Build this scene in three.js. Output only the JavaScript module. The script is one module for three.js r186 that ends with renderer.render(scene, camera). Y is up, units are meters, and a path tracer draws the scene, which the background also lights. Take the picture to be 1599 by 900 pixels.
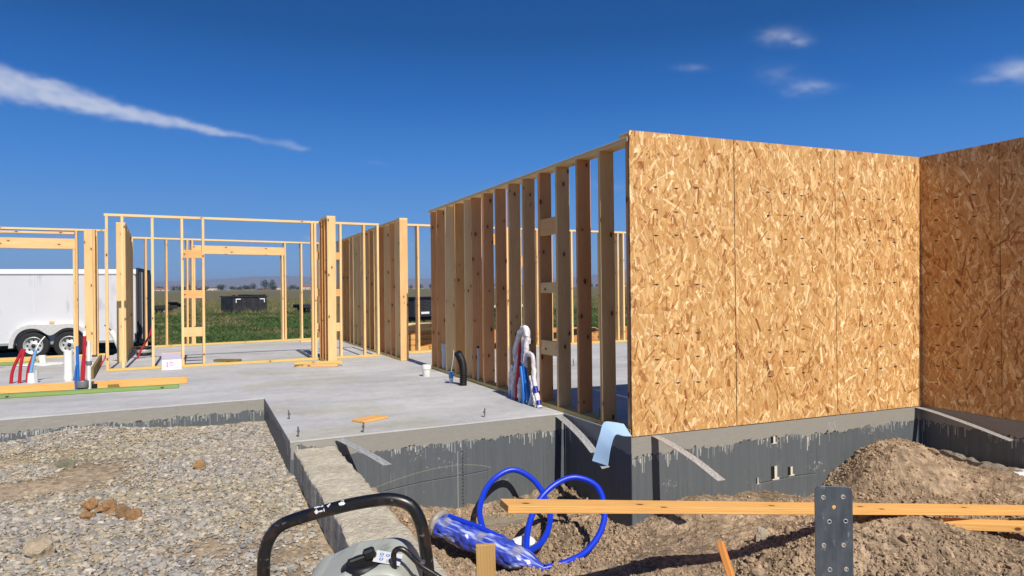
import * as THREE from 'three';
import { mergeGeometries } from 'three/addons/utils/BufferGeometryUtils.js';

// ------------------------------------------------------------ camera, sky, sun, exposure
const scene = new THREE.Scene();
const camera = new THREE.PerspectiveCamera(2 * Math.atan(450 / 1090) * 180 / Math.PI, 1024 / 576, 0.05, 60000);
camera.position.set(-3.10, 1.19, 4.84);
camera.rotation.order = 'YXZ';
camera.rotation.set(Math.atan(3 / 1090), -23.06 * Math.PI / 180, -0.0105);
scene.add(camera);
const renderer = new THREE.WebGLRenderer({ antialias: true });
renderer.toneMapping = THREE.LinearToneMapping;
renderer.toneMappingExposure = 1.08;
renderer.shadowMap.enabled = true;
renderer.setSize(1024, 576);

const SUN = new THREE.Vector3(0.016, 1.0, 1.0).normalize();
const sun = new THREE.DirectionalLight(0xfff6ea, 5.0);
sun.position.copy(SUN).multiplyScalar(60);
sun.castShadow = true;
sun.shadow.radius = 1;
sun.shadow.mapSize.set(4096, 4096);
Object.assign(sun.shadow.camera, { left: -25, right: 25, top: 25, bottom: -25, near: 1, far: 150 });
scene.add(sun); scene.add(sun.target);

// ------------------------------------------------------------ random + noise
function rng(seed) { let a = seed >>> 0; return () => { a = (a + 0x6D2B79F5) | 0; let t = Math.imul(a ^ (a >>> 15), 1 | a); t = (t + Math.imul(t ^ (t >>> 7), 61 | t)) ^ t; return ((t ^ (t >>> 14)) >>> 0) / 4294967296; }; }
const hash = (x, y, s) => { let h = Math.imul(x, 374761393) + Math.imul(y, 668265263) + Math.imul(s, 2147483647 ^ 0x5bd1e995); h = Math.imul(h ^ (h >>> 13), 1274126177); return ((h ^ (h >>> 16)) >>> 0) / 4294967296; };
// value noise; px, py = period in cells (0: none)
function vn(x, y, s = 1, px = 0, py = 0) {
  let xi = Math.floor(x), yi = Math.floor(y); const fx = x - xi, fy = y - yi;
  const ux = fx * fx * (3 - 2 * fx), uy = fy * fy * (3 - 2 * fy);
  let x1 = xi + 1, y1 = yi + 1;
  if (px) { xi = ((xi % px) + px) % px; x1 = ((x1 % px) + px) % px; }
  if (py) { yi = ((yi % py) + py) % py; y1 = ((y1 % py) + py) % py; }
  const a = hash(xi, yi, s), b = hash(x1, yi, s), c = hash(xi, y1, s), d = hash(x1, y1, s);
  return a + (b - a) * ux + (c - a) * uy + (a - b - c + d) * ux * uy;
}
function fbm(x, y, o = 4, s = 1, px = 0, py = 0) { let v = 0, a = 0.5, t = 0; for (let i = 0; i < o; i++) { v += a * vn(x, y, s + i * 17, px, py); t += a; x *= 2; y *= 2; px *= 2; py *= 2; a *= 0.5; } return v / t; }
const sstep = (a, b, x) => { const t = Math.min(1, Math.max(0, (x - a) / (b - a))); return t * t * (3 - 2 * t); };
const mix = (a, b, t) => a + (b - a) * t;
const toLin = c => { c /= 255; return c <= 0.04045 ? c / 12.92 : Math.pow((c + 0.055) / 1.055, 2.4); };
const lin = (r, g, b) => [toLin(r), toLin(g), toLin(b)];

// ------------------------------------------------------------ sky (air and thin clouds)
{
  const W = 2048, H = 1024, data = new Float32Array(W * H * 4);
  const keys = [[-90, 120, 130, 140], [-2, 150, 178, 205], [0, 150, 182, 212], [2, 122, 168, 215], [5, 94, 152, 216], [10, 62, 129, 206], [15, 34, 103, 182], [20, 17, 80, 148], [30, 9, 64, 130], [60, 7, 50, 108], [90, 6, 45, 100]].map(k => [k[0], ...lin(k[1], k[2], k[3])]);
  const grad = el => { let i = 0; while (i < keys.length - 2 && el > keys[i + 1][0]) i++; const a = keys[i], b = keys[i + 1]; const t = Math.min(1, Math.max(0, (el - a[0]) / (b[0] - a[0]))); return [mix(a[1], b[1], t), mix(a[2], b[2], t), mix(a[3], b[3], t)]; };
  // clouds: polyline ribs [azimuth from -z clockwise, elevation, half width up, half width down, density]
  const streak = [[-30, 15.8, 2.8, 2.6, .9], [-18, 14.5, 1.9, 1.9, .95], [-13.1, 13.95, 1.15, 1.25, .92], [-10, 13.6, 0.95, 1.1, .92], [-7.2, 13.0, 0.75, 0.8, .9], [-4, 12.6, 0.55, 0.55, .85], [-1.45, 12.28, 0.34, 0.36, .8], [1, 11.95, 0.2, 0.22, .7], [2.8, 11.72, 0.14, 0.16, .45], [3.6, 11.6, 0.3, 0.2, .22], [5.2, 11.45, 0.34, 0.26, .36], [6.6, 11.15, 0.2, 0.2, .42], [7.2, 11.1, 0.1, 0.1, 0]];
  const puffs = [[44.4, 18.5, 1.6, 0.62, .62], [45.6, 18.0, 1.0, 0.4, .55], [46.4, 14.8, 1.7, 0.5, .5], [45.5, 14.5, 1.3, 0.4, .35], [37.6, 17.0, 1.5, 0.26, .3], [44.2, 15.8, 1.8, 0.8, .18], [59.4, 13.9, 1.8, 0.7, .8], [57.6, 13.7, 1.5, 0.35, .35], [12.2, 10.25, 1.0, 0.12, .28], [66, 13.2, 5, 1.2, .8],
    [23.8, 4.4, 0.7, 0.3, .4], [7.0, 4.2, 0.6, 0.2, .3], [15.2, 3.7, 0.7, .22, .32], [-2, 4.6, .7, .16, .18], [11, 4.3, .9, .2, .22], [31, 8.4, 1.6, .35, .25], [34, 7.3, 1.3, .3, .3], [24, 2.5, 1.2, .18, .3], [120, 16, 16, 1.6, .5], [-95, 14, 18, 1.8, .5], [170, 20, 14, 1.4, .45], [-150, 11, 14, 1.2, .4]];
  const cw = lin(214, 218, 230);
  for (let j = 0; j < H; j++) {
    const el = ((j + 0.5) / H - 0.5) * 180;
    for (let i = 0; i < W; i++) {
      const th = ((i + 0.5) / W - 0.5) * 2 * Math.PI;          // atan2(z, x)
      const dx = Math.cos(th), dz = Math.sin(th);
      const az = Math.atan2(dx, -dz) * 180 / Math.PI;
      let c = grad(el);
      const ce = Math.cos(el * Math.PI / 180);
      const cs = dx * ce * SUN.x + Math.sin(el * Math.PI / 180) * SUN.y + dz * ce * SUN.z;
      const glow = el > -2 ? 0.05 * Math.pow(Math.max(0, cs), 6) + 0.30 * Math.pow(Math.max(0, cs), 40) : 0;
      c = [c[0] + glow, c[1] + glow * 1.02, c[2] + glow * 1.05];
      let d = 0;
      if (el > 0.5 && el < 40) {
        const n = fbm(az * 0.5 + 40, el * 2.2 - az * 0.35 + 90, 5, 7), n2 = fbm(az * 1.5 + 9, el * 5 + az * 0.9, 4, 31);
        if (az < 8 && az > -31) {
          let k = 0; while (k < streak.length - 2 && az > streak[k + 1][0]) k++;
          const a = streak[k], b = streak[k + 1], t = (az - a[0]) / (b[0] - a[0]);
          const y = mix(a[1], b[1], t) + (n - 0.5) * 0.5, up = mix(a[2], b[2], t), dn = mix(a[3], b[3], t), den = mix(a[4], b[4], t);
          const q = el > y ? (el - y) / up : (y - el) / dn;
          d = Math.max(d, den * (1 - sstep(0.3, 1.15 + (n2 - .5) * 0.8, q)) * (0.55 + 0.8 * n2));
        }
        for (const [pa, pe, ra, re, den] of puffs) {
          const q2 = ((az - pa) / ra) ** 2 + ((el - pe + (az - pa) * 0.12) / re) ** 2;
          if (q2 < 3) d = Math.max(d, den * Math.exp(-q2 * 1.6) * sstep(0.25, 0.75, n2 * 0.65 + n * 0.45));
        }
      }
      d = Math.min(0.95, d);
      const o = (j * W + i) * 4;
      for (let k = 0; k < 3; k++) data[o + k] = mix(c[k], cw[k], d * 0.74);
      data[o + 3] = 1;
    }
  }
  const sky = new THREE.DataTexture(data, W, H, THREE.RGBAFormat, THREE.FloatType);
  sky.mapping = THREE.EquirectangularReflectionMapping;
  sky.magFilter = THREE.LinearFilter; sky.minFilter = THREE.LinearFilter; sky.wrapS = THREE.RepeatWrapping;
  sky.colorSpace = THREE.LinearSRGBColorSpace;
  sky.needsUpdate = true;
  scene.background = sky; scene.environment = sky;
}
scene.fog = new THREE.FogExp2(0x9cbce6, 0.00009);

// ------------------------------------------------------------ naming helpers
const taken = {};
function numbered(n) { if (!(n in taken)) { taken[n] = 0; return n; } taken[n]++; return n + '_' + String(taken[n]).padStart(3, '0'); }
function tag(o, label, category, group) { o.userData.label = label; o.userData.category = category; if (!o.userData.kind) o.userData.kind = 'thing'; if (group) o.userData.group = group; return o; }
function thing(name, label, category, pos = [0, 0, 0], turn = 0, group) {
  const g = new THREE.Group(); g.name = numbered(name); g.position.set(...pos); g.rotation.y = turn; scene.add(g);
  return tag(g, label, category, group);
}
function mesh(name, geo, mat, parent, pos, rot) {
  const m = new THREE.Mesh(geo, mat); m.castShadow = m.receiveShadow = true;
  if (pos) m.position.set(...pos); if (rot) m.rotation.set(...rot);
  m.name = parent ? name : numbered(name);
  (parent || scene).add(m); return m;
}
function structure(name, geo, mat) { const m = mesh(name, geo, mat); m.userData.kind = 'structure'; return m; }
function stuff(o, name, label, category, parent) { o.name = parent ? name : numbered(name); o.userData.kind = 'stuff'; if (!parent) tag(o, label, category); o.castShadow = o.receiveShadow = true; (parent || scene).add(o); return o; }

// ------------------------------------------------------------ textures
function dataTex(w, h, fn, srgb = true, rep = true) {
  const d = new Uint8Array(w * h * 4);
  for (let j = 0; j < h; j++) for (let i = 0; i < w; i++) { const c = fn((i + .5) / w, (j + .5) / h); const o = (j * w + i) * 4; d[o] = Math.max(0, Math.min(255, c[0])); d[o + 1] = Math.max(0, Math.min(255, c[1])); d[o + 2] = Math.max(0, Math.min(255, c[2])); d[o + 3] = 255; }
  const t = new THREE.DataTexture(d, w, h, THREE.RGBAFormat); t.magFilter = THREE.LinearFilter; t.minFilter = THREE.LinearMipmapLinearFilter; t.generateMipmaps = true;
  if (rep) t.wrapS = t.wrapT = THREE.RepeatWrapping;
  if (srgb) t.colorSpace = THREE.SRGBColorSpace; t.needsUpdate = true; return t;
}
function canvasTex(w, h, draw, srgb = true) {
  const c = document.createElement('canvas'); c.width = w; c.height = h; draw(c.getContext('2d'), w, h);
  const t = new THREE.CanvasTexture(c); if (srgb) t.colorSpace = THREE.SRGBColorSpace; return t;
}
const rgb = (r, g, b) => `rgb(${r | 0},${g | 0},${b | 0})`;

// softwood: u along the grain over 1.6 m, v over 0.16 m
function woodTex(seed, light, dark, knots) {
  const r = rng(seed), K = []; for (let i = 0; i < knots; i++) K.push([r(), r(), 0.006 + r() * 0.010]);
  return dataTex(768, 192, (u, v) => {
    let wv = v + (fbm(u * 4, v * 2, 3, seed, 4, 2) - .5) * 0.22, kn = 0;
    for (const [ku, kv, kr] of K) { let du = Math.abs(u - ku); du = Math.min(du, 1 - du) * 1.6; let dv = Math.abs(v - kv); dv = Math.min(dv, 1 - dv) * 0.16; const q = Math.hypot(du * 0.55, dv) / kr; if (q < 6) { wv += 0.10 * Math.exp(-q * q * .3); kn = Math.max(kn, 1 - sstep(0.7, 1.3, q)); kn = Math.max(kn, 0.22 * Math.exp(-q * .6)); } }
    const ring = 0.5 + 0.5 * Math.sin(wv * 62 + 4 * vn(u * 2, wv * 6, seed + 3, 2, 6));
    const fine = vn(u * 24, v * 150, seed + 9, 24, 150), blot = fbm(u * 6, v * 3, 3, seed + 21, 6, 3);
    let t = 0.40 * Math.pow(ring, 2.2) + 0.30 * fine + 0.45 * (blot - .3);
    const c = [0, 1, 2].map(k => mix(light[k], dark[k], Math.min(1, Math.max(0, t))));
    const kd = [86, 50, 26];
    return c.map((x, k) => mix(x, kd[k], kn * 0.85));
  });
}
const WT = [woodTex(11, [240, 209, 155], [210, 165, 104], 3), woodTex(47, [235, 197, 140], [200, 147, 88], 4), woodTex(83, [235, 191, 138], [202, 145, 92], 4), woodTex(29, [243, 215, 163], [222, 180, 116], 2)];
const wbump = dataTex(256, 256, (u, v) => { const q = 120 + 90 * vn(u * 8, v * 120, 5, 8, 120); return [q, q, q]; }, false);
function woodMat(i, color = 0xffffff, rough = 0.82) { return new THREE.MeshStandardMaterial({ map: WT[i], color, roughness: rough, bumpMap: wbump, bumpScale: 0.0006 }); }
const M = {
  stud: [woodMat(0), woodMat(1), woodMat(2, 0xf6e6da), woodMat(3), woodMat(1, 0xf4dfc8)],
  plate: woodMat(3), header: [woodMat(0), woodMat(1, 0xfff4e6)],
  treated: new THREE.MeshStandardMaterial({ map: WT[3], color: 0xe4e6c2, roughness: .85 }),
  treatedGreen: new THREE.MeshStandardMaterial({ map: WT[3], color: 0x8cc8a4, roughness: .85 }),
  treatedDark: new THREE.MeshStandardMaterial({ map: WT[1], color: 0x8f9a78, roughness: .85 }),
  orangeWood: new THREE.MeshStandardMaterial({ map: WT[1], color: 0xf4cc9c, roughness: .8 }),
  weathered: new THREE.MeshStandardMaterial({ map: WT[3], color: 0xc9bda6, roughness: .9 }),
  plank: woodMat(0, 0xfbe6c0),
};

// ------------------------------------------------------------ geometry helpers
// box with small chamfers; uv follows the grain axis
const boxCache = {};
function box(w, h, d, { grain = 'x', su = 1.6, sv = 0.16, off = [0, 0], ch = 0.002, cut = 0 } = {}) {
  const key = [w, h, d, grain, su, sv, off, ch].map(x => typeof x === 'number' ? x.toFixed(4) : x).join('|');
  if (boxCache[key]) return boxCache[key];
  const H = [w / 2, h / 2, d / 2]; ch = Math.min(ch, H[0] * .4, H[1] * .4, H[2] * .4);
  const P = (sx, sy, sz, ax) => { const s = [sx, sy, sz]; return s.map((q, k) => q * (k === ax ? H[k] : H[k] - ch)); };
  const tris = [];
  const quad = (a, b, c, e) => { tris.push([a, b, c], [a, c, e]); };
  const orient = (pts) => { // make outward
    const [a, b, c] = pts.map(p => new THREE.Vector3(...p)); const n = b.clone().sub(a).cross(c.clone().sub(a)); const m = pts.reduce((q, p) => q.add(new THREE.Vector3(...p)), new THREE.Vector3()); return n.dot(m) < 0 ? pts.slice().reverse() : pts; };
  for (let ax = 0; ax < 3; ax++) for (const s of [-1, 1]) {
    const b = (ax + 1) % 3, c = (ax + 2) % 3; const mk = (p, q) => { const v = [0, 0, 0]; v[ax] = s; v[b] = p; v[c] = q; return P(...v, ax); };
    quad(...orient([mk(-1, -1), mk(1, -1), mk(1, 1), mk(-1, 1)]));
    for (const p of [-1, 1]) { const e1 = q => { const v = [0, 0, 0]; v[ax] = s; v[b] = p; v[c] = q; return v; };
      if (ch > 0) quad(...orient([P(...e1(-1), ax), P(...e1(1), ax), P(...e1(1), b), P(...e1(-1), b)])); }
  }
  if (ch > 0) for (const x of [-1, 1]) for (const y of [-1, 1]) for (const z of [-1, 1]) tris.push(orient([P(x, y, z, 0), P(x, y, z, 1), P(x, y, z, 2)]));
  const pos = [], uv = [], nor = []; const g = 'xyz'.indexOf(grain), o1 = (g + 1) % 3, o2 = (g + 2) % 3;
  for (const t of tris) {
    const [a, b, c] = t.map(p => new THREE.Vector3(...p)); const n = b.clone().sub(a).cross(c.clone().sub(a)).normalize(); const nn = [Math.abs(n.x), Math.abs(n.y), Math.abs(n.z)];
    for (const p of t) { pos.push(...p); nor.push(n.x, n.y, n.z);
      if (nn[g] > 0.8) uv.push(p[o1] / su + off[0], p[o2] / sv + off[1]);
      else uv.push(p[g] / su + off[0], (nn[o1] > nn[o2] ? p[o2] + H[o1] * 2 : p[o1]) / sv + off[1]); }
  }
  const geo = new THREE.BufferGeometry();
  geo.setAttribute('position', new THREE.Float32BufferAttribute(pos, 3)); geo.setAttribute('normal', new THREE.Float32BufferAttribute(nor, 3)); geo.setAttribute('uv', new THREE.Float32BufferAttribute(uv, 2));
  return boxCache[key] = geo;
}
const V3 = (x, y, z) => new THREE.Vector3(x, y, z);
function tube(pts, r, { seg = 0, rad = 10, closed = false, caps = true } = {}) {
  const c = new THREE.CatmullRomCurve3(pts.map(p => V3(...p)), closed, 'catmullrom', 0.5);
  const g = [new THREE.TubeGeometry(c, seg || pts.length * 8, r, rad, closed)];
  if (!closed && caps) for (const t of [0, 1]) { const s = new THREE.CircleGeometry(r, rad); const d = c.getTangent(t).multiplyScalar(t ? 1 : -1); s.applyQuaternion(new THREE.Quaternion().setFromUnitVectors(V3(0, 0, 1), d)); const p = c.getPoint(t); s.translate(p.x, p.y, p.z); g.push(s); }
  return mergeGeometries(g);
}
function cyl(r0, r1, h, n = 18) { const g = new THREE.CylinderGeometry(r0, r1, h, n); g.translate(0, h / 2, 0); return g; }
function lathe(pts, n = 24) { return new THREE.LatheGeometry(pts.map(p => new THREE.Vector2(p[0], p[1])), n); }
// a board between two points (centre line), w = width along "side", t = thickness
function boardBetween(name, a, b, w, t, mat, parent, up = [0, 1, 0], off = [0, 0]) {
  const A = V3(...a), B = V3(...b), L = A.distanceTo(B); const x = B.clone().sub(A).normalize(); const z = x.clone().cross(V3(...up)).normalize(); const y = z.clone().cross(x);
  const m = mesh(name, box(L, t, w, { off }), mat, parent); m.matrixAutoUpdate = true;
  m.quaternion.setFromRotationMatrix(new THREE.Matrix4().makeBasis(x, y, z)); m.position.copy(A.add(B).multiplyScalar(.5)); return m;
}

// ------------------------------------------------------------ ground: field to the horizon
const G = -0.34;
const fieldY = (x, z) => { const D = Math.hypot(x + 3, z - 5); return G + 4.6 * sstep(140, 900, D) + (D < 150 ? (fbm(x * .25 + 50, z * .25 + 50, 3, 3) - .5) * 0.10 : 0); };
const fieldCol = (x, z) => {
  const D = Math.hypot(x + 3, z - 5) * (1 + 0.25 * (fbm(x * .03 + 70, z * .03 + 20, 3, 8) - .5));
  const n = fbm(x * .35 + 11, z * .5 + 300, 4, 5), n2 = fbm(x * .06 + 5, z * .12 + 90, 3, 15);
  const green = [.050, .080, .022], dry = [.20, .165, .075], bare = [.27, .21, .135], olive = [.155, .150, .055], brown = [.175, .142, .062];
  let c = green; const mx = (a, b, t) => a.map((q, k) => mix(q, b[k], t));
  c = mx(green, dry, sstep(.5, .8, n) * .7);
  if (D < 32) c = mx(c, bare, sstep(.52, .66, n2) * .9 * (1 - sstep(20, 32, D)) + .65 * (1 - sstep(15, 19, D)));
  c = mx(c, olive, sstep(55, 100, D)); c = mx(c, brown, sstep(150, 200, D)); c = mx(c, olive, sstep(260, 330, D) * .7); c = mx(c, [.20, .18, .085], sstep(480, 560, D));
  return c;
};
const soilGrain = dataTex(512, 512, (u, v) => { const q = 150 + 150 * (fbm(u * 24, v * 24, 5, 61, 24, 24) - .5) + 60 * (vn(u * 128, v * 128, 62, 128, 128) - .5); return [q + 72, q + 72, q + 72]; });
soilGrain.repeat.set(1, 1);
{
  const xs = [], zs = [];
  const out = [14, 18, 24, 32, 44, 60, 80, 110, 150, 200, 280, 400, 560, 800, 1200, 2000, 4000, 9000, 20000];
  for (const q of out.slice().reverse()) xs.push(-10 - q); for (let q = -22; q < -10; q += 1.5) xs.push(q); xs.push(-10);
  for (let q = -9; q < 4; q += 1) xs.push(q); xs.push(4); for (let q = 5; q < 26; q += 1) xs.push(q); for (const q of out) xs.push(16 + q);
  xs.sort((a, b) => a - b);
  for (const q of out.slice().reverse()) zs.push(-50 - q); for (let q = -60; q < -20; q += 2) zs.push(q); for (let q = -20; q < -3.6; q += .8) zs.push(q); zs.push(-3.6);
  zs.push(-1, 1, 3, 5, 8); for (const q of out) zs.push(8 + q); zs.sort((a, b) => a - b);
  const pos = [], col = [], uv = [], idx = [];
  for (const z of zs) for (const x of xs) { pos.push(x, fieldY(x, z), z); col.push(...fieldCol(x, z)); uv.push(x / 5, z / 5); }
  const n = xs.length;
  for (let j = 0; j < zs.length - 1; j++) for (let i = 0; i < n - 1; i++) {
    const cx = (xs[i] + xs[i + 1]) / 2, cz = (zs[j] + zs[j + 1]) / 2;
    if (cx > -10 && cx < 4 && cz > -3.6 && cz < 8) continue;
    const a = j * n + i; idx.push(a, a + n, a + 1, a + 1, a + n, a + n + 1);
  }
  const g = new THREE.BufferGeometry(); g.setAttribute('position', new THREE.Float32BufferAttribute(pos, 3)); g.setAttribute('color', new THREE.Float32BufferAttribute(col, 3)); g.setAttribute('uv', new THREE.Float32BufferAttribute(uv, 2)); g.setIndex(idx); g.computeVertexNormals();
  structure('field', g, new THREE.MeshStandardMaterial({ vertexColors: true, map: soilGrain, roughness: 1 }));
}
// hills on the horizon
{
  const prof = az => { // elevation in degrees of the skyline
    let e = 0.55 + 0.5 * fbm(az * .09 + 3, 1.5, 4, 71) + 0.16 * (fbm(az * .7 + 9, 2.5, 3, 72) - .5);
    e += 0.75 * Math.exp(-(((az - 4) / 5.5) ** 2)) * .55 + 0.75 * Math.exp(-(((az - 33) / 4) ** 2)) + .25 * Math.exp(-(((az - 18) / 5) ** 2)); return e; };
  const pos = [], idx = [], uv = []; const NA = 420, NR = 9; const R0 = 7500, R1 = 12500;
  for (let i = 0; i <= NA; i++) { const az = -75 + 175 * i / NA; const a = az * Math.PI / 180;
    for (let k = 0; k <= NR; k++) { const t = k / NR, R = mix(R0, R1, t); const full = Math.tan(prof(az) * Math.PI / 180) * R1;
      const e = Math.pow(t, 1.3) * full * (0.85 + 0.3 * (t < 1 ? fbm(az * 1.3 + k * .35, k * .9, 4, 73) : .5));
      pos.push(-3 + Math.sin(a) * R, 3 + e, 5 - Math.cos(a) * R); uv.push(i / 6, k / 3); } }
  for (let i = 0; i < NA; i++) for (let k = 0; k < NR; k++) { const a = i * (NR + 1) + k, b = a + NR + 1; idx.push(a, b, a + 1, a + 1, b, b + 1); }
  const g = new THREE.BufferGeometry(); g.setAttribute('position', new THREE.Float32BufferAttribute(pos, 3)); g.setAttribute('uv', new THREE.Float32BufferAttribute(uv, 2)); g.setIndex(idx); g.computeVertexNormals();
  structure('hills', g, new THREE.MeshStandardMaterial({ color: new THREE.Color().setRGB(.26, .20, .13), map: soilGrain, roughness: 1 }));
}

// ------------------------------------------------------------ gravel bed and dirt
const gravelY = (x, z) => -0.275 + 0.025 * sstep(-2.2, -3.3, z) + .09 * Math.exp(-(((x + 4.3) / .55) ** 2) - (((z + 3.4) / .5) ** 2)) + 0.05 * (fbm(x * 1.3 + 8, z * 1.3 + 20, 4, 91) - .5) + .012 * (fbm(x * 9, z * 9, 2, 92) - .5);
const dirtBaseY = (x, z) => {
  const g = (cx, cz, sx, sz) => Math.exp(-(((x - cx) / sx) ** 2) - (((z - cz) / sz) ** 2));
  let y = -0.64 + .31 * g(.95, 1.65, .85, .62) + .40 * g(2.5, .38, .5, .42) + .22 * g(3.2, 1.0, .6, .7) - .30 * g(-.88, -.25, 1.0, .8) + .09 * g(.45, .1, .55, .3) - .16 * g(1.9, .05, .32, .25) + .30 * g(-2.1, -.9, .35, .7) + .12 * g(-2.1, .8, .3, .6) + .06 * g(-.3, .9, .4, .3);
  y = mix(y, Math.max(y, -0.27), sstep(1.9, 3.2, z));
  return y;
};
const dirtY = (x, z) => {
  const big = fbm(x * 2.1 + 30, z * 2.1 + 44, 3, 101) - .5, mid = fbm(x * 7 + 3, z * 7 + 9, 3, 102) - .5, f = fbm(x * 28 + 3, z * 28 + 9, 3, 103);
  const rough = 0.45 + 1.1 * sstep(.38, .62, fbm(x * 1.2 + 60, z * 1.2 + 7, 2, 104));
  return dirtBaseY(x, z) + .10 * big + .065 * mid * rough + .042 * (Math.pow(f, 1.8) - .3) * rough + .010 * (vn(x * 90, z * 90, 106) - .5);
};
function sheet(x0, x1, nx, z0, z1, nz, fy, uvs) {
  const pos = [], uv = [], idx = []; for (let j = 0; j <= nz; j++) for (let i = 0; i <= nx; i++) { const x = mix(x0, x1, i / nx), z = mix(z0, z1, j / nz); pos.push(x, fy(x, z), z); uv.push(x / uvs, z / uvs); }
  for (let j = 0; j < nz; j++) for (let i = 0; i < nx; i++) { const a = j * (nx + 1) + i, b = a + nx + 1; idx.push(a, b, a + 1, a + 1, b, b + 1); }
  const g = new THREE.BufferGeometry(); g.setAttribute('position', new THREE.Float32BufferAttribute(pos, 3)); g.setAttribute('uv', new THREE.Float32BufferAttribute(uv, 2)); g.setIndex(idx); g.computeVertexNormals(); return g;
}
const dirtTex = dataTex(1024, 1024, (u, v) => {
  const b = fbm(u * 5, v * 5, 4, 111, 5, 5), f = fbm(u * 60, v * 60, 4, 112, 60, 60), s = vn(u * 260, v * 260, 113, 260, 260);
  const t = .85 * (b - .5) + .8 * (f - .5) + .16 * (s - .5);
  return [133 + 120 * t, 116 + 108 * t, 95 + 94 * t];
});
const dirtBump = dataTex(1024, 1024, (u, v) => { const q = 255 * (0.65 * fbm(u * 50, v * 50, 4, 114, 50, 50) + .35 * vn(u * 200, v * 200, 115, 200, 200)); return [q, q, q]; }, false);
const dirtMat = new THREE.MeshStandardMaterial({ map: dirtTex, roughness: 1, bumpMap: dirtBump, bumpScale: .02 });
{
  const g1 = sheet(-2.3, 4.0, 520, -1.3, 2.4, 310, dirtY, 2.2), g2 = sheet(-2.3, 4.0, 60, 2.4, 8, 50, dirtY, 2.2);
  const d = structure('dirt_ground', mergeGeometries([g1, g2]), dirtMat);
  const gravTex = dataTex(1024, 1024, (u, v) => { const b = fbm(u * 4, v * 4, 4, 121, 4, 4), f = fbm(u * 70, v * 70, 3, 122, 70, 70), s = vn(u * 200, v * 200, 123, 200, 200); const t = .5 * (b - .5) + .7 * (f - .5) + .3 * (s - .5); return [160 + 120 * t, 143 + 112 * t, 119 + 100 * t]; });
  structure('gravel_bed', sheet(-10, -2.35, 200, -3.7, 8, 260, (x, z) => gravelY(x, z) - .006, 2.1), new THREE.MeshStandardMaterial({ map: gravTex, roughness: 1, bumpMap: dirtBump, bumpScale: .012 }));
}
// stones: a few crushed shapes
function stone(seed, flat = .65, detail = 1) {
  const g = new THREE.IcosahedronGeometry(1, detail), p = g.attributes.position, r = rng(seed); const ph = [r() * 9, r() * 9, r() * 9];
  for (let i = 0; i < p.count; i++) { const x = p.getX(i), y = p.getY(i), z = p.getZ(i); const k = .74 + .5 * vn(x * 1.4 + ph[0] + 5, y * 1.4 + z * 1.1 + ph[1] + 5, seed); p.setXYZ(i, x * k * 1.15, y * k * flat, z * k * .9); }
  g.computeVertexNormals(); return g;
}
function scatter(name, label, category, geo, mat, n, fn) {
  const m = new THREE.InstancedMesh(geo, mat, n), o = new THREE.Object3D(), c = new THREE.Color();
  for (let i = 0; i < n; i++) { const q = fn(i, c); o.position.set(...q.p); o.rotation.set(...q.r); o.scale.set(...q.s); o.updateMatrix(); m.setMatrixAt(i, o.matrix); m.setColorAt(i, c); }
  m.instanceMatrix.needsUpdate = true; return stuff(m, name, label, category);
}
const stoneMat = new THREE.MeshStandardMaterial({ roughness: .95 });
{
  const pal = [[.44, .41, .355], [.39, .37, .335], [.31, .30, .285], [.52, .47, .39], [.46, .38, .27], [.29, .28, .265], [.56, .52, .45], [.42, .35, .25], [.35, .345, .335], [.48, .43, .36]];
  for (let v = 0; v < 4; v++) {
    const r = rng(200 + v), N = [40000, 30000, 14000, 2200][v], S = [.0062, .0088, .0122, .0185][v];
    scatter('gravel', ['fine grey gravel chips filling the unpoured garage bay', 'small grey gravel filling the unpoured garage bay', 'medium grey gravel filling the unpoured garage bay', 'coarse gravel lying scattered over the garage bay'][v], 'gravel', stone(300 + v, .62), stoneMat, N, (i, c) => {
      let x, z, k = 0; do { x = -7.2 + r() * 4.66; z = -3.42 + r() * 5.2; k++; } while (k < 6 && fbm(x * 1.1 + 4, z * 1.6 + 9, 3, 95) < .27 + r() * .15);
      const q = pal[Math.floor(r() * pal.length)], b = .58 + r() * .42, w = fbm(x * .9 + 3, z * 1.2 + 5, 3, 97); c.setRGB(q[0] * b * (1 + .1 * (w - .5)), q[1] * b, q[2] * b * (1 - .5 * Math.max(0, w - .5)));
      const s = S * (.6 + r() * .9); return { p: [x, gravelY(x, z) + s * .15, z], r: [r() * .8 - .4, r() * 6.3, r() * .8 - .4], s: [s * (.8 + r() * .6), s, s * (.8 + r() * .4)] };
    });
  }
  const clods = new THREE.MeshStandardMaterial({ roughness: 1, map: dirtTex });
  for (let v = 0; v < 3; v++) {
    const r = rng(240 + v), N = [22000, 6000, 260][v], S = [.0055, .010, .024][v];
    scatter('soil_clods', ['fine crumbs of dry soil on the dug earth', 'small clods of dry soil on the dug earth', 'large loose clods of dry soil on the dug earth'][v], 'soil', stone(330 + v, .8), clods, N, (i, c) => {
      let x, z, k = 0; do { x = -2.15 + r() * 5.5; z = -1.02 + r() * 3.3; k++; } while ((x > 0 && z < .02) || (k < 5 && fbm(x * 1.2 + 60, z * 1.2 + 7, 2, 104) < .36 + r() * .2));
      if (x > 0 && z < .02) z = .05 + r();
      const b = 1.05 + r() * .5, g = r() < .12 ? .12 : 0; c.setRGB(b, b * (.98 + g * .3), b * (.95 + g));
      const s = S * (.55 + r() * 1.0); return { p: [x, dirtY(x, z) + s * .25, z], r: [r() * 6, r() * 6, r() * 6], s: [s * (.8 + r() * .6), s, s * (.8 + r() * .5)] };
    });
  }
}

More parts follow.
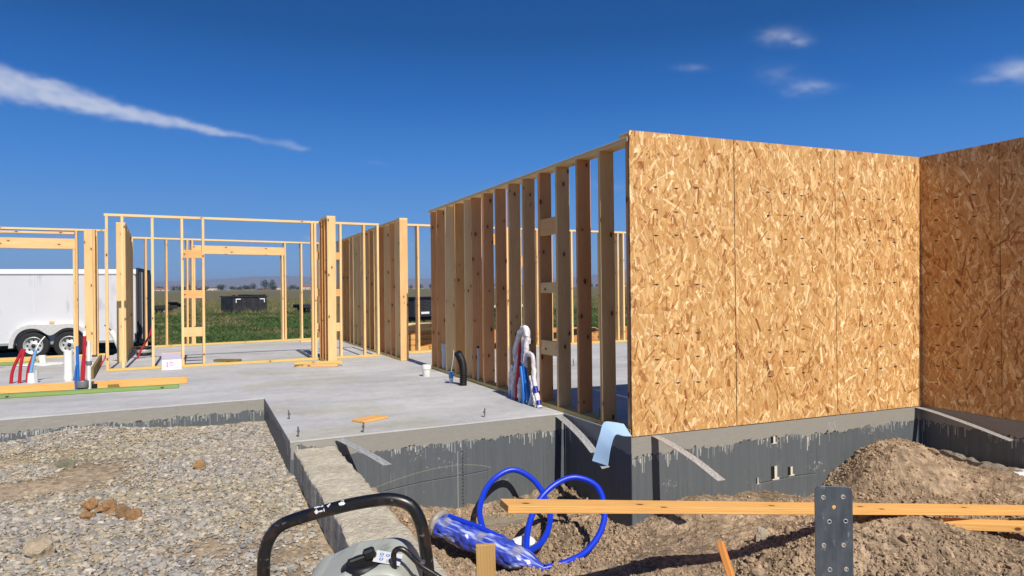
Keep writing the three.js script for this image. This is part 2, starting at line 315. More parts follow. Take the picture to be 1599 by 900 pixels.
// ------------------------------------------------------------ slab and foundation
const concTex = dataTex(1024, 1024, (u, v) => {
  const b = fbm(u * 3, v * 3, 5, 131, 3, 3), sw = fbm(u * 5 + .6 * fbm(u * 3, v * 3, 2, 136, 3, 3), v * 14, 4, 132, 5, 14), f = vn(u * 300, v * 300, 133, 300, 300), m = fbm(u * 40, v * 40, 3, 134, 40, 40), st = sstep(.6, .72, fbm(u * 2, v * 2, 4, 135, 2, 2));
  const t = 34 * (b - .5) + 26 * (sw - .5) + 12 * (f - .5) + 16 * (m - .5);
  return [183 + t - 8 * st, 184 + t - 10 * st, 184 + t - 20 * st];
});
const concBump = dataTex(512, 512, (u, v) => { const q = 128 + 160 * (fbm(u * 30, v * 30, 4, 141, 30, 30) - .5); return [q, q, q]; }, false);
const concMat = new THREE.MeshStandardMaterial({ map: concTex, roughness: .78, bumpMap: concBump, bumpScale: .002 });
const OUT = [[-9, -2.85], [-2.60, -3.5], [-2.56, -.98], [-.02, -1.16], [0, 0], [3.42, 0], [3.40, 4.6], [8.6, 4.6], [8.6, -8.86], [-.02, -8.12], [-.14, -13.32], [-4.9, -12.36], [-4.95, -10.72], [-9, -10.42]];
{
  const sh = new THREE.Shape(OUT.map(([x, z]) => new THREE.Vector2(x, -z)));
  const g = new THREE.ExtrudeGeometry(sh, { depth: .010, bevelEnabled: true, bevelThickness: .003, bevelSize: .003, bevelOffset: -.003, bevelSegments: 1 });
  g.rotateX(-Math.PI / 2); g.translate(0, -.013, 0);
  const p = g.attributes.position, uv = []; const nn = g.attributes.normal;
  for (let i = 0; i < p.count; i++) { if (Math.abs(nn.getY(i)) > .5) uv.push(p.getX(i) / 3.6, p.getZ(i) / 3.6); else uv.push((p.getX(i) + p.getZ(i)) / 3.6, p.getY(i) / 3.6); }
  g.setAttribute('uv', new THREE.Float32BufferAttribute(uv, 2));
  structure('concrete_slab', g, concMat);
}
// faces of the foundation: bare concrete band on top, dark damp-proofing sprayed below it
function foundationTex(seed, Lm, Hm, opt = {}) {
  const W = Math.min(2048, Math.round(Lm * 560)), k = W / Lm, H = Math.round(Hm * k);
  return canvasTex(W, H, (c) => {
    const r = rng(seed); const N = (x, s) => fbm(x * s + 100, 3.3, 4, seed);
    c.fillStyle = rgb(146, 144, 136); c.fillRect(0, 0, W, H);
    for (let i = 0; i < 1400; i++) { const t = (r() - .5) * 34; c.fillStyle = `rgba(${146 + t | 0},${144 + t | 0},${135 + t | 0},.35)`; c.fillRect(r() * W, r() * .2 * k, 2 + r() * 26, 1 + r() * 4); }
    const edge = x => (opt.band ?? .14) + .05 * (N(x, 1.3) - .5) + .045 * (N(x, 9) - .5) + .05 * (N(x, 38) - .5);
    for (let x = 0; x < W; x++) { const y0 = edge(x / k) * k; const t = 10 * (N(x / k, 30) - .5) + 9 * (r() - .5); c.fillStyle = rgb(91 + t, 97 + t, 101 + t); c.fillRect(x, y0, 1.2, H); }
    for (let i = 0; i < W * .9; i++) { const x = r() * W, t = (r() - .5) * 26, y = (edge(x / k) + r() * Hm) * k; c.fillStyle = `rgba(${91 + t | 0},${97 + t | 0},${101 + t | 0},.5)`; c.fillRect(x, y, 1 + r() * 2, (.03 + r() * .22) * k); }
    for (let i = 0; i < Lm * 26; i++) { const x = r() * Lm, y = edge(x); if (N(x, 2.2) < .42) continue; c.fillStyle = `rgba(${30 + r() * 20 | 0},${28 + r() * 18 | 0},24,.85)`; c.fillRect(x * k, (y - .006) * k, (.004 + r() * .02) * k, (.004 + r() * .012) * k); }
    for (let i = 0; i < Lm * 60; i++) { const x = r() * Lm, y = edge(x); if (N(x, 1.7) < .42) continue; const a = .25 + r() * .65; c.fillStyle = `rgba(196,194,184,${a})`; c.fillRect(x * k, (y + .002) * k, (.002 + r() * .010) * k, (.015 + r() * r() * .12) * k); }
    for (let i = 0; i < Lm * 55; i++) { const x = r() * W, y = (edge(0) + .03 + r() * Hm) * k; c.fillStyle = `rgba(200,198,190,${r() * .45})`; c.fillRect(x, y, 1 + r() * 5, 1 + r() * 4); }
    for (let i = 0; i < Lm * 7; i++) { c.fillStyle = `rgba(42,43,46,${.3 + r() * .4})`; c.fillRect(r() * W, (edge(0) + .02 + r() * .3) * k, 1.3, (.1 + r() * .5) * k); }
    for (let i = 0; i < Lm * 6; i++) { const x = r() * W, y = (.22 + r() * Hm * .6) * k, w = (.02 + r() * .06) * k; for (let q = 0; q < 10; q++) { c.fillStyle = `rgba(175,176,172,${.08 + r() * .2})`; c.fillRect(x + r() * w, y + r() * .05 * k, 1.4, (.03 + r() * .12) * k); } }
    if (opt.seam) { c.strokeStyle = 'rgba(30,30,30,.9)'; c.lineWidth = .005 * k; c.beginPath(); for (const [i, [x, y]] of opt.seam.entries()) i ? c.lineTo(x * k, y * k) : c.moveTo(x * k, y * k); c.stroke(); c.strokeStyle = 'rgba(170,165,150,.6)'; c.lineWidth = .003 * k; c.beginPath(); for (const [i, [x, y]] of opt.seam.entries()) i ? c.lineTo(x * k, (y + .007) * k) : c.moveTo(x * k, (y + .007) * k); c.stroke(); }
    for (const [x, y, w, h] of opt.slots || []) { c.fillStyle = 'rgb(214,208,192)'; c.fillRect((x + w * .5) * k, y * k, w * .7 * k, (h * 1.05) * k); c.fillRect((x + w * .3) * k, (y + h * .9) * k, w * 1.3 * k, h * .2 * k); c.fillStyle = 'rgb(24,22,20)'; c.fillRect(x * k, y * k, w * .7 * k, h * k); }
    if (opt.line) { c.strokeStyle = 'rgba(168,156,130,.55)'; c.lineWidth = .006 * k; c.beginPath(); c.moveTo(opt.line[0][0] * k, opt.line[0][1] * k); c.quadraticCurveTo(opt.line[1][0] * k, opt.line[1][1] * k, opt.line[2][0] * k, opt.line[2][1] * k); c.stroke(); }
    for (const [x, y0, y1] of opt.pale || []) { c.fillStyle = 'rgba(170,168,156,.7)'; c.fillRect(x * k, y0 * k, .008 * k, (y1 - y0) * k); c.fillStyle = 'rgba(35,35,36,.8)'; for (let y = y0; y < y1; y += .03) c.fillRect((x + .045 + (r() - .5) * .008) * k, y * k, .012 * k, .016 * k); }
    for (const [x, y, s] of opt.splash || []) { for (let q = 0; q < 26; q++) { c.fillStyle = `rgba(188,184,172,${.15 + r() * .5})`; c.beginPath(); c.ellipse((x + (r() + r() - 1) * s * .5) * k, (y + (r() + r() - 1) * s * .35) * k, (.002 + r() * r() * .016) * k, (.002 + r() * r() * .010) * k, r() * 3, 0, 7); c.fill(); } }
  });
}
const foundation = thing('house_foundation', 'concrete house foundation with dark sprayed damp-proofing below a bare band', 'foundation');
const fBump = wbump.clone(); fBump.wrapS = fBump.wrapT = THREE.RepeatWrapping; fBump.needsUpdate = true;
function foundationWall(a, b, inward, top, bottom, tex, label) { // outer face from a to b as seen from outside, left to right
  const A = V3(a[0], 0, a[1]), B = V3(b[0], 0, b[1]), L = A.distanceTo(B), T = .2; const x = B.clone().sub(A).normalize();
  const g = new THREE.BoxGeometry(L, top - bottom, T); g.translate(L / 2, (top + bottom) / 2, -T / 2);
  const p = g.attributes.position, n = g.attributes.normal, uv = g.attributes.uv;
  for (let i = 0; i < p.count; i++) { const onZ = Math.abs(n.getZ(i)) > .5; uv.setXY(i, onZ ? p.getX(i) / L : (p.getX(i) + p.getZ(i)) / L, (p.getY(i) - bottom) / (top - bottom)); }
  const m = mesh('foundation_wall', g, new THREE.MeshStandardMaterial({ map: tex, roughness: .55 }), foundation);
  m.position.copy(A); m.rotation.y = Math.atan2(-x.z, x.x); if (label) m.userData.label = label; return m;
}
const BOT = -1.15, TOP = -.016;
foundationWall([.003, 0], [3.42, 0], 0, TOP, BOT, foundationTex(401, 3.42, 1.1, { slots: [[1.455, .125, .045, .06], [1.455, .385, .06, .11], [1.65, .41, .05, .075], [1.285, .465, .022, .05]], seam: [[1.28, .515], [1.5, .505], [1.7, .495], [2.0, .50]], splash: [[2.2, .09, .14], [2.0, .45, .2], [.35, .4, .2], [2.7, .2, .3]] }), 'sunlit dark grey foundation face under the OSB wall');
foundationWall([-.0, -1.161], [0, -.003], 0, TOP, BOT, foundationTex(402, 1.16, 1.1, { splash: [[.15, .2, .2]] }));
foundationWall([-2.553, -.98], [.0, -1.163], 0, TOP, BOT, foundationTex(403, 2.54, 1.1, { seam: [[.75, .47], [1.1, .44], [1.5, .43], [1.72, .42]], line: [[.65, .44], [1.35, .26], [1.75, .40]], pale: [[1.42, .22, .8]], splash: [[1.9, .55, .2], [1.05, .2, .2], [1.3, .3, .5]] }), 'sunlit dark grey foundation face behind the blue pipe loops');
foundationWall([-9, -2.85], [-2.602, -3.5], 0, TOP, -.75, foundationTex(404, 6.43, .7, { band: .105 }));
foundationWall([-2.60, -3.498], [-2.56, -.982], 0, TOP, -.75, foundationTex(405, 2.51, .7, { band: .045 }));
foundationWall([3.418, .002], [3.40, 4.6], 0, TOP, BOT, foundationTex(406, 4.6, 1.1, { splash: [[.75, .18, .3], [1.1, .3, .4]] }), 'shaded black foundation face under the shaded OSB wall');
{ // back and far sides, plain
  const pm = foundationTex(407, 4, .7); const m2 = new THREE.MeshStandardMaterial({ map: pm, roughness: .6 });
  for (const [a, b] of [[[-.142, -13.32], [-4.9, -12.36]], [[8.6, -8.86], [-.02, -8.12]], [[-4.95, -10.72], [-9, -10.42]], [[-9, -10.42], [-9, -2.85]], [[-4.9, -12.34], [-4.95, -10.74]], [[-.02, -8.14], [-.14, -13.3]]]) {
    foundationWall(a, b, 0, TOP, -.75, pm);
  }
}
// garage stem wall running towards the camera, its top a step lower and rough
{
  const nx = 10, nz = 160, x0 = -2.53, x1 = -2.20, z0 = -.985, z1 = 5.0;
  const pos = [], uv = [], idx = []; const prof = [[0, -.8], [0, -.085], [.012, -.07]]; for (let i = 1; i < nx; i++) prof.push([i / nx, -.07]); prof.push([.985, -.073], [1, -.09], [1, -.8]);
  for (let j = 0; j <= nz; j++) { const z = mix(z0, z1, j / nz); prof.forEach(([t, y], i) => { const e = i < 3 || i > prof.length - 4; const k = y > -.5 ? 1 : 0; const x = mix(x0, x1, t) + .02 * (z + 1) * .9 + (e && k ? .014 * (fbm(z * 9 + i, 3, 3, 151 + (t > .5 ? 9 : 0)) - .5) * 2 : 0); pos.push(x, y + k * (.016 * (fbm(x * 9 + 20, z * 6, 3, 155) - .5) + .008 * (vn(x * 50 + 5, z * 50 + 60, 156) - .5) - (e ? .012 * vn(z * 14, t * 5, 157) : 0)), z); uv.push((x + (k ? 0 : y)) / 1.3, z / 1.3); }); }
  const n = prof.length; for (let j = 0; j < nz; j++) for (let i = 0; i < n - 1; i++) { const a = j * n + i, b = a + n; idx.push(a, b, a + 1, a + 1, b, b + 1); }
  const g = new THREE.BufferGeometry(); g.setAttribute('position', new THREE.Float32BufferAttribute(pos, 3)); g.setAttribute('uv', new THREE.Float32BufferAttribute(uv, 2)); g.setIndex(idx); g.computeVertexNormals();
  const t = dataTex(512, 512, (u, v) => { const q = 34 * (fbm(u * 5, v * 5, 4, 161, 5, 5) - .5) + 44 * (fbm(u * 50, v * 50, 3, 162, 50, 50) - .5) + 20 * (vn(u * 200, v * 200, 163, 200, 200) - .5); return [186 + q, 178 + q, 158 + q * .9]; });
  const sw = mesh('stem_wall', g, new THREE.MeshStandardMaterial({ map: t, roughness: .95, bumpMap: dirtBump, bumpScale: .012 }), foundation);
  sw.userData.label = 'rough dusty stem wall dividing gravel from the dug pit';
}
{ // strip footing showing in the pit
  const g = new THREE.BoxGeometry(2.4, .2, .3, 24, 2, 3), p = g.attributes.position; for (let i = 0; i < p.count; i++) p.setXYZ(i, p.getX(i), p.getY(i) + .02 * (fbm(p.getX(i) * 5 + 20, p.getZ(i) * 5 + 7, 3, 171) - .5), p.getZ(i) + .03 * (fbm(p.getX(i) * 6 + 3, p.getY(i) * 6 + 5, 3, 172) - .5)); g.computeVertexNormals();
  mesh('footing', g, new THREE.MeshStandardMaterial({ map: concTex, color: 0xd8c8ae, roughness: .9, bumpMap: dirtBump, bumpScale: .01 }), foundation, [-1.0, -.90, -.84], [0, .05, 0]);
}

// ------------------------------------------------------------ framed walls
const T = .038;
let studSeed = rng(501);
const pick = a => a[Math.floor(studSeed() * a.length)];
const OFFS = [[0, 0], [.23, .31], [.47, .62], [.71, .13], [.36, .84], [.88, .5]];
// wall line from a to b; d = stud depth, zo = where the body starts across the line; local +z is to the right-hand side of -direction
function frameWall(name, label, a, b, o) {
  const A = V3(a[0], 0, a[1]), B = V3(b[0], 0, b[1]), L = A.distanceTo(B), x = B.clone().sub(A).normalize();
  const w = thing(name, label, 'wall frame', [a[0], 0, a[1]], Math.atan2(-x.z, x.x), 'framed walls of the house');
  const d = o.d ?? .14, zc = (o.zo ?? 0) + d / 2, H = o.H ?? 2.43;
  w.userData.L = L;
  const put = (nm, geo, mat, p) => mesh(nm, geo, mat, w, p);
  for (const [s0, s1] of o.sill ?? [[0, L]]) put('sill_plate', box(s1 - s0, T, d, { off: pick(OFFS) }), o.sillMat ?? M.treated, [(s0 + s1) / 2, T / 2 + .002, zc]);
  let k = 0; for (const [s0, s1] of o.top ?? [[0, L]]) { put('top_plate', box(s1 - s0, T, d, { off: pick(OFFS) }), M.plate, [(s0 + s1) / 2, H - T / 2, zc]); k++; }
  for (const st of o.studs || []) {
    const [s, y0, y1, dd, zz] = Array.isArray(st) ? st : [st];
    const lo = y0 ?? (T + .002), hi = y1 ?? (H - T), h = +(hi - lo).toFixed(3);
    const m = put('stud', box(T, h, dd ?? d, { grain: 'y', off: pick(OFFS) }), pick(o.mats ?? M.stud), [s + T / 2, lo + h / 2, zz ?? zc]);
    const lean = (studSeed() - .5) * .004; m.rotation.z = lean; m.position.z += (studSeed() - .5) * .016;
  }
  for (const [s0, s1, y0, y1, dd, zz, nm] of o.blocks || []) put(nm || 'block', box(s1 - s0, y1 - y0, dd ?? d, { off: pick(OFFS) }), pick(M.header), [(s0 + s1) / 2, (y0 + y1) / 2, zz ?? zc]);
  return w;
}
// long wall running back from the OSB corner
const w1 = frameWall('stud_wall', 'long open stud wall running back from the sunlit OSB corner', [0, -.016], [-.06, -5.58], {
  d: .14, zo: 0, top: [[0, 2.6], [2.603, 5.565]], sill: [[.0, 3.1], [3.103, 5.565]], sillMat: M.treated,
  studs: [.002, .43, .845, 1.255, 1.64, 2.04, 2.425, 2.84, 3.23, 3.655, 3.915, 4.30, 4.715, 5.13, 5.415],
  blocks: [[1.295, 1.64, 1.74, 1.91, .038, .022], [1.295, 1.64, 1.155, 1.262, .06, .032], [1.295, 1.64, .53, .675, .038, .022]],
});
// thin partition across the slab
const w2 = frameWall('stud_wall', 'thin partition of widely spaced studs across the open slab', [-4.68, -7.44], [-.2, -7.85], {
  d: .089, zo: -.089, mats: [M.stud[0], M.stud[3], M.stud[3]], top: [[0.02, 4.36]], sill: [[.03, 3.25], [3.253, 4.36]],
  studs: [.035, .245, .66, 1.085, 1.395, 3.145, 3.195, 3.64, 4.07, 4.32],
  blocks: [[1.124, 1.394, 1.76, 1.89, .038, -.02], [1.124, 1.394, 1.11, 1.24, .038, -.02], [1.124, 1.394, .49, .64, .038, -.02], [3.234, 3.638, 1.76, 1.89, .038, -.02], [3.234, 3.638, 1.11, 1.24, .038, -.02], [3.234, 3.638, .49, .64, .038, -.02]],
});
frameWall('stud_wall', 'short stub of tightly packed studs standing proud of the thin partition', [-1.25, -6.98], [-1.30, -7.62], { d: .14, zo: -.14, H: 2.45, studs: [0, .20, .40, .59], sillMat: M.treated, top: [[0, .55]], sill: [[0, .63]] });
frameWall('stud_wall', 'close-set stud wall in shade running back behind the partition', [-.055, -6.86], [-.19, -13.1], { d: .14, zo: -.14, studs: [0, .32, .66, 1.10, 1.5, 1.9, 2.3, 2.7, 3.1, 3.5, 3.9, 4.3, 4.7, 5.1, 5.5, 5.9], sill: [[0, 3], [3.003, 6.2]], top: [[0, 3], [3.003, 6.2]], sillMat: M.treated, H: 2.44 });
frameWall('stud_wall', 'far back wall frame with a wide window header against the field', [-4.8, -12.3], [-.15, -13.25], {
  d: .14, zo: -.14, mats: [M.stud[0], M.stud[3], M.stud[1]], studs: [.03, .30, .71, 1.135, [1.24], [1.28, .04, 2.06], [3.27, .04, 2.09], 3.33, 3.735, 4.185, 4.55],
  blocks: [[1.28, 3.328, 2.09, 2.28, .09, -.06, 'header']], top: [[0, 2.5], [2.503, 4.6]],
});
frameWall('stud_wall', 'wall frame with a deep header in front of the white trailer', [-9, -10.35], [-5.0, -10.65], {
  d: .14, zo: -.14, mats: [M.stud[0], M.stud[1], M.header[0]], H: 2.44, studs: [0, [1.0, .04, 2.05], [3.43, .04, 2.05], [3.47], 3.80, 3.955],
  blocks: [[1.0, 3.468, 2.055, 2.25, .09, -.06, 'header'], [1.0, 3.46, 2.335, 2.375, .14, -.07, 'nailer']], top: [[0, 2.2], [2.203, 4.0]],
});
{ // flat-faced post of the same wall
  const w = thing('corner_post', 'wide flat timber post beside the trailer-side header', 'post', [-5.30, 0, -10.46]);
  mesh('stud', box(.14, 2.38, T, { grain: 'y' }), M.header[0], w, [0, 1.23, 0]); mesh('stud', box(T, 2.38, .1, { grain: 'y', off: [.3, .2] }), M.stud[1], w, [.092, 1.23, -.03]);
}
frameWall('stud_wall', 'short stud wall behind the partition beside the white trailer', [-4.52, -8.9], [-4.74, -12.2], { d: .14, zo: -.14, studs: [.0, .04, .40, .80, 1.2, 1.6, 2.0, 2.4, 2.8, 3.2], mats: [M.stud[0], M.header[0]], H: 2.43 });
const w7 = frameWall('stud_wall', 'sunlit rear wall frame seen between the long wall studs', [-.1, -8.1], [8, -8.8], {
  d: .14, zo: -.14, mats: [M.stud[0], M.stud[3], M.stud[1]], H: 2.47,
  studs: [.03, .57, 1.02, [1.165, .04, 2.09], [1.205], [2.46, .04, 2.09], [2.505], 2.80, 3.2, 3.555, 3.99, 4.06, 4.45, 4.85, 5.29, 5.44, 5.85, 6.25, 6.65, 7.05, 7.45, 7.85],
  blocks: [[1.165, 2.5, 2.10, 2.33, .09, -.06, 'header']], top: [[0, 2.2], [2.203, 5], [5.003, 8.13]], sill: [[0, 1.2], [2.46, 8.13]],
});
boardBetween('brace', [2.35, 1.0, -8.22], [2.85, 2.1, -8.28], .089, T, M.stud[1], w7, [0, 0, 1]);
{ const b = w7.children[w7.children.length - 1]; w7.updateMatrixWorld(true); b.applyMatrix4(w7.matrixWorld.clone().invert()); }

// ------------------------------------------------------------ OSB sheathed walls
function osbTex(seed, Lm, Hm, k, marks) {
  const W = Math.round(Lm * k), H = Math.round(Hm * k);
  return canvasTex(W, H, (c) => {
    const r = rng(seed); c.fillStyle = rgb(196, 150, 92); c.fillRect(0, 0, W, H);
    const pal = [[214, 172, 112], [204, 157, 95], [222, 184, 126], [188, 136, 76], [208, 163, 104], [232, 200, 146], [170, 116, 62], [216, 175, 118], [240, 214, 166], [146, 92, 48]];
    const n = Lm * Hm * 1300;
    for (let i = 0; i < n; i++) {
      const p = i / n, q = r() < .08 ? pal[9] : r() < .12 ? pal[8] : pal[Math.floor(r() * 8)], t = (r() - .5) * 40, L = (.035 + r() * r() * .16) * k, w = (.006 + r() * r() * .036) * k * (p > .85 ? .8 : 1), a = (r() + r() + r() - 1.5) * (r() < .15 ? 1.8 : .95);
      const x = r() * W, y = r() * H; c.save(); c.translate(x, y); c.rotate(a);
      c.globalAlpha = .55 + .45 * r();
      c.fillStyle = rgb(q[0] + t, q[1] + t * .95, q[2] + t * .8); c.beginPath();
      const j = () => (r() - .5) * w * .5; c.moveTo(-w / 2 + j(), -L / 2 + j()); c.lineTo(w / 2 + j(), -L / 2 + j() * 2); c.lineTo(w / 2 + j() * .6, L / 2 + j()); c.lineTo(-w / 2 + j() * .6, L / 2 + j() * 2); c.closePath(); c.fill();
      if (r() < .5) { c.globalAlpha = .25; c.strokeStyle = rgb(120, 74, 36); c.lineWidth = .0012 * k; c.beginPath(); const e = r() < .5 ? -1 : 1; c.moveTo(e * w / 2, -L / 2); c.lineTo(e * w / 2, L / 2); c.stroke(); }
      if (r() < .35) { c.globalAlpha = .2; c.strokeStyle = rgb(150, 100, 56); c.lineWidth = .0008 * k; for (let g = 0; g < 3; g++) { const gx = (r() - .5) * w; c.beginPath(); c.moveTo(gx, -L * .45); c.lineTo(gx, L * .45); c.stroke(); } }
      c.restore();
    }
    c.globalAlpha = .5; for (let i = 0; i < Lm * Hm * 60; i++) { c.fillStyle = rgb(84, 50, 26); c.save(); c.translate(r() * W, r() * H); c.rotate((r() - .5) * 1.6); c.fillRect(0, 0, (.002 + r() * .004) * k, (.01 + r() * .035) * k); c.restore(); }
    c.globalAlpha = .9; c.fillStyle = 'rgb(40,36,33)';
    for (const [x, y] of marks) { c.fillRect((x - .022) * k, H - (y + .005) * k, .044 * k, .009 * k); c.fillRect((x - .008) * k, H - (y - .004) * k, .016 * k, .005 * k); if (r() < .4) c.fillRect((x - .003) * k, H - (y + .008) * k, .006 * k, .008 * k); }
    c.globalAlpha = 1;
  });
}
const rows = [2.06, 1.86, 1.655, 1.246, .834, .632, .428];
const marksF = []; for (const y of rows) for (const x of [.255, .46, .665, 1.455, 1.65, 1.848, 2.64, 2.84, 3.04]) marksF.push([x, y + .008 * Math.sin(x * 40 + y * 9)]);
const marksR = []; for (const y of rows) for (const x of [.17, .38, .55, 1.05, 1.25, 1.45, 2.0, 2.2]) marksR.push([x, y]);
const osbA = osbTex(601, 3.42, 2.5, 590, marksF), osbB = osbTex(602, 2.46, 2.5, 520, marksR);
const osbBump = dataTex(512, 512, (u, v) => { const q = 128 + 150 * (fbm(u * 70 + 2 * fbm(u * 12, v * 12, 2, 621, 12, 12), v * 24, 3, 622, 70, 24) - .5); return [q, q, q]; }, false); osbBump.repeat.set(4, 4);
const osbMatA = new THREE.MeshStandardMaterial({ map: osbA, roughness: .72, bumpMap: osbBump, bumpScale: .0025 }), osbMatB = new THREE.MeshStandardMaterial({ map: osbB, roughness: .72, bumpMap: osbBump, bumpScale: .0025 });
osbB.wrapS = THREE.RepeatWrapping;
function osbPanel(w, s0, s1, y0, y1, Lm, mat, z = .0) {
  const g = new THREE.BoxGeometry(s1 - s0 - .007, y1 - y0, .012); const p = g.attributes.position, uv = g.attributes.uv;
  for (let i = 0; i < p.count; i++) uv.setXY(i, (p.getX(i) + (s0 + s1) / 2 + p.getZ(i) * .3) / Lm, (p.getY(i) + (y0 + y1) / 2 - p.getZ(i) * .3 + .03) / 2.5);
  return mesh('osb_panel', g, mat, w, [(s0 + s1) / 2, (y0 + y1) / 2, z]);
}
const front = frameWall('sheathed_wall', 'OSB-sheathed wall in full sun on the foundation corner', [0.0, 0], [3.42, 0], { d: .14, zo: -.156, H: 2.43, studs: [.145, .4, .8, 1.2, 1.6, 2.0, 2.4, 2.8, 3.2, 3.36], top: [[.145, 3.41]], sill: [[.145, 3.41]] });
mesh('upper_top_plate', box(3.40, T, .14, {}), M.plate, front, [1.71, 2.45, -.086]);
for (const [a, b, z] of [[.0, 1.072, 0], [1.072, 2.262, .001], [2.262, 3.427, 0]]) osbPanel(front, a + (a ? 0 : .001), b, -.012, 2.478, 3.42, osbMatA, -.0055 + z + .008);
front.userData.group = 'OSB sheathed walls';
const right = frameWall('sheathed_wall', 'OSB-sheathed wall in shade at the right edge', [3.425, .006], [3.405, 4.6], { d: .14, zo: -.156, H: 2.43, studs: [.01, .4, .8, 1.2, 1.6, 2.0, 2.4, 2.8, 3.2, 3.6, 4.0, 4.4] });
mesh('upper_top_plate', box(4.55, T, .14, {}), M.plate, right, [2.29, 2.45, -.086]);
for (const [a, b] of [[-.002, .775], [.775, 1.995], [1.995, 3.215], [3.215, 4.58]]) osbPanel(right, a, b, -.012, 2.478, 2.46, osbMatB, .0025);
right.userData.group = 'OSB sheathed walls';

// ------------------------------------------------------------ metals, plastics
const zinc = dataTex(256, 256, (u, v) => { const a = vn(u * 26, v * 26, 701, 26, 26), b = vn(u * 60 + 5 * vn(u * 9, v * 9, 703, 9, 9), v * 60, 702, 60, 60); const q = 196 + 44 * (a - .5) + 36 * (b - .5); return [q, q + 2, q + 5]; });
Object.assign(M, {
  galv: new THREE.MeshStandardMaterial({ map: zinc, color: 0xe6e6e2, metalness: .3, roughness: .5 }),
  bolt: new THREE.MeshStandardMaterial({ color: 0x8b8d90, metalness: .8, roughness: .45 }),
  bluePipe: new THREE.MeshStandardMaterial({ color: 0x1238c8, roughness: .38 }),
  pexBlue: new THREE.MeshStandardMaterial({ color: 0x1f6cc0, roughness: .45 }), pexRed: new THREE.MeshStandardMaterial({ color: 0xb01c30, roughness: .45 }),
  pvc: new THREE.MeshStandardMaterial({ color: 0xe4e4de, roughness: .5 }), pvcGrey: new THREE.MeshStandardMaterial({ color: 0xb9bfc4, roughness: .5 }),
  black: new THREE.MeshStandardMaterial({ color: 0x17181a, roughness: .5 }), tape: new THREE.MeshStandardMaterial({ color: 0x7c8084, roughness: .5, metalness: .3 }),
  insul: new THREE.MeshStandardMaterial({ map: dataTex(128, 128, (u, v) => { const q = 205 + 90 * (fbm(u * 8, v * 8, 4, 711, 8, 8) - .5); return [q + 4, q, q + 2]; }), roughness: .9 }),
  foam: new THREE.MeshStandardMaterial({ color: 0xa3c2e0, roughness: .75 }),
  white: new THREE.MeshStandardMaterial({ color: 0xeef0f2, roughness: .35 }),
});
// ------------------------------------------------------------ foundation straps
function strap(label, pts, w, side) { // thin bent steel band along pts; side = width direction
  const c = new THREE.CatmullRomCurve3(pts.map(p => V3(...p))), n = 14, pos = [], uv = [], idx = [], S = V3(...side).normalize().multiplyScalar(w / 2), t = .0015; let L = 0, prev = null;
  for (let i = 0; i <= n; i++) { const p = c.getPoint(i / n), d = c.getTangent(i / n), N = d.clone().cross(S).normalize().multiplyScalar(t); if (prev) L += p.distanceTo(prev); prev = p; const e = 1;
    for (const [a, b] of [[-1, 1], [1, 1], [1, -1], [-1, -1]]) { const q = p.clone().addScaledVector(S, a * e).addScaledVector(N, b); pos.push(q.x, q.y, q.z); uv.push(L * 4, a * .1 + .5 + b * .2); } }
  for (let i = 0; i < n; i++) for (let k = 0; k < 4; k++) { const a = i * 4 + k, b = i * 4 + (k + 1) % 4; idx.push(a, b, a + 4, b, b + 4, a + 4); }
  idx.push(0, 2, 1, 0, 3, 2); const m = n * 4; idx.push(m, m + 1, m + 2, m, m + 2, m + 3);
  let g = new THREE.BufferGeometry(); g.setAttribute('position', new THREE.Float32BufferAttribute(pos, 3)); g.setAttribute('uv', new THREE.Float32BufferAttribute(uv, 2)); g.setIndex(idx); g = g.toNonIndexed(); g.computeVertexNormals();
  return tag(mesh('foundation_strap', g, M.galv), label, 'metal strap', 'steel straps cast into the foundation');
}
strap('bluish steel strap sticking out beside the rough stem wall', [[-2.17, -.022, -1.0], [-2.13, -.035, -.92], [-2.0, -.085, -.65], [-1.90, -.135, -.44]], .075, [1, -.05, -.3]);
strap('pale steel strap bent outward below the sunlit OSB corner', [[.225, -.022, -.02], [.23, -.035, .1], [.245, -.11, .48], [.26, -.205, .78]], .072, [1, 0, 0]);
strap('bright narrow steel strap bent out below the shaded OSB corner', [[3.345, -.022, -.02], [3.34, -.03, .1], [3.26, -.08, .55], [3.15, -.142, 1.02]], .06, [1, .1, 0]);
strap('long dull steel strap bent out of the inner foundation corner', [[-.075, -.022, -1.18], [-.075, -.035, -1.08], [-.085, -.14, -.66], [-.10, -.31, -.24]], .072, [1, .12, 0]);

// anchor bolts in the slab
[['anchor bolt by the inner edge of the gravel bay', -2.47, -2.0], ['anchor bolt at the slab corner above the stem wall', -2.48, -1.13], ['anchor bolt beside the orange wood offcut', -1.96, -1.08], ['anchor bolt at the slab edge by the inner foundation corner', -.79, -1.28], ['anchor bolt in the floor beyond the long stud wall', 1.99, -4.72], ['anchor bolt on the sill of the long stud wall near the OSB', .07, -.62], ['anchor bolt on the sill inside the long stud wall', .08, -4.5]].forEach(([label, x, z], i) => {
  const b = thing('anchor_bolt', label, 'bolt', [x, i > 4 ? .04 : 0, z], 0, 'anchor bolts set in the slab'); const h = i === 4 ? .12 : .085;
  mesh('rod', cyl(.0065, .0065, h, 8), M.bolt, b, [0, 0, 0], [.06 * Math.sin(i * 3), 0, .08 * Math.cos(i * 5)]); mesh('washer', cyl(.014, .014, .003, 10), M.bolt, b, [0, h * .52, 0]); mesh('nut', cyl(.0105, .0105, .010, 6), M.bolt, b, [0, h * .57, 0]);
});
tag(mesh('wood_offcut', box(.30, .02, .16, { off: [.4, .2] }), M.plank, null, [-1.79, .012, -1.62], [0, .5, 0]), 'small orange wood offcut lying near the slab edge', 'offcut');

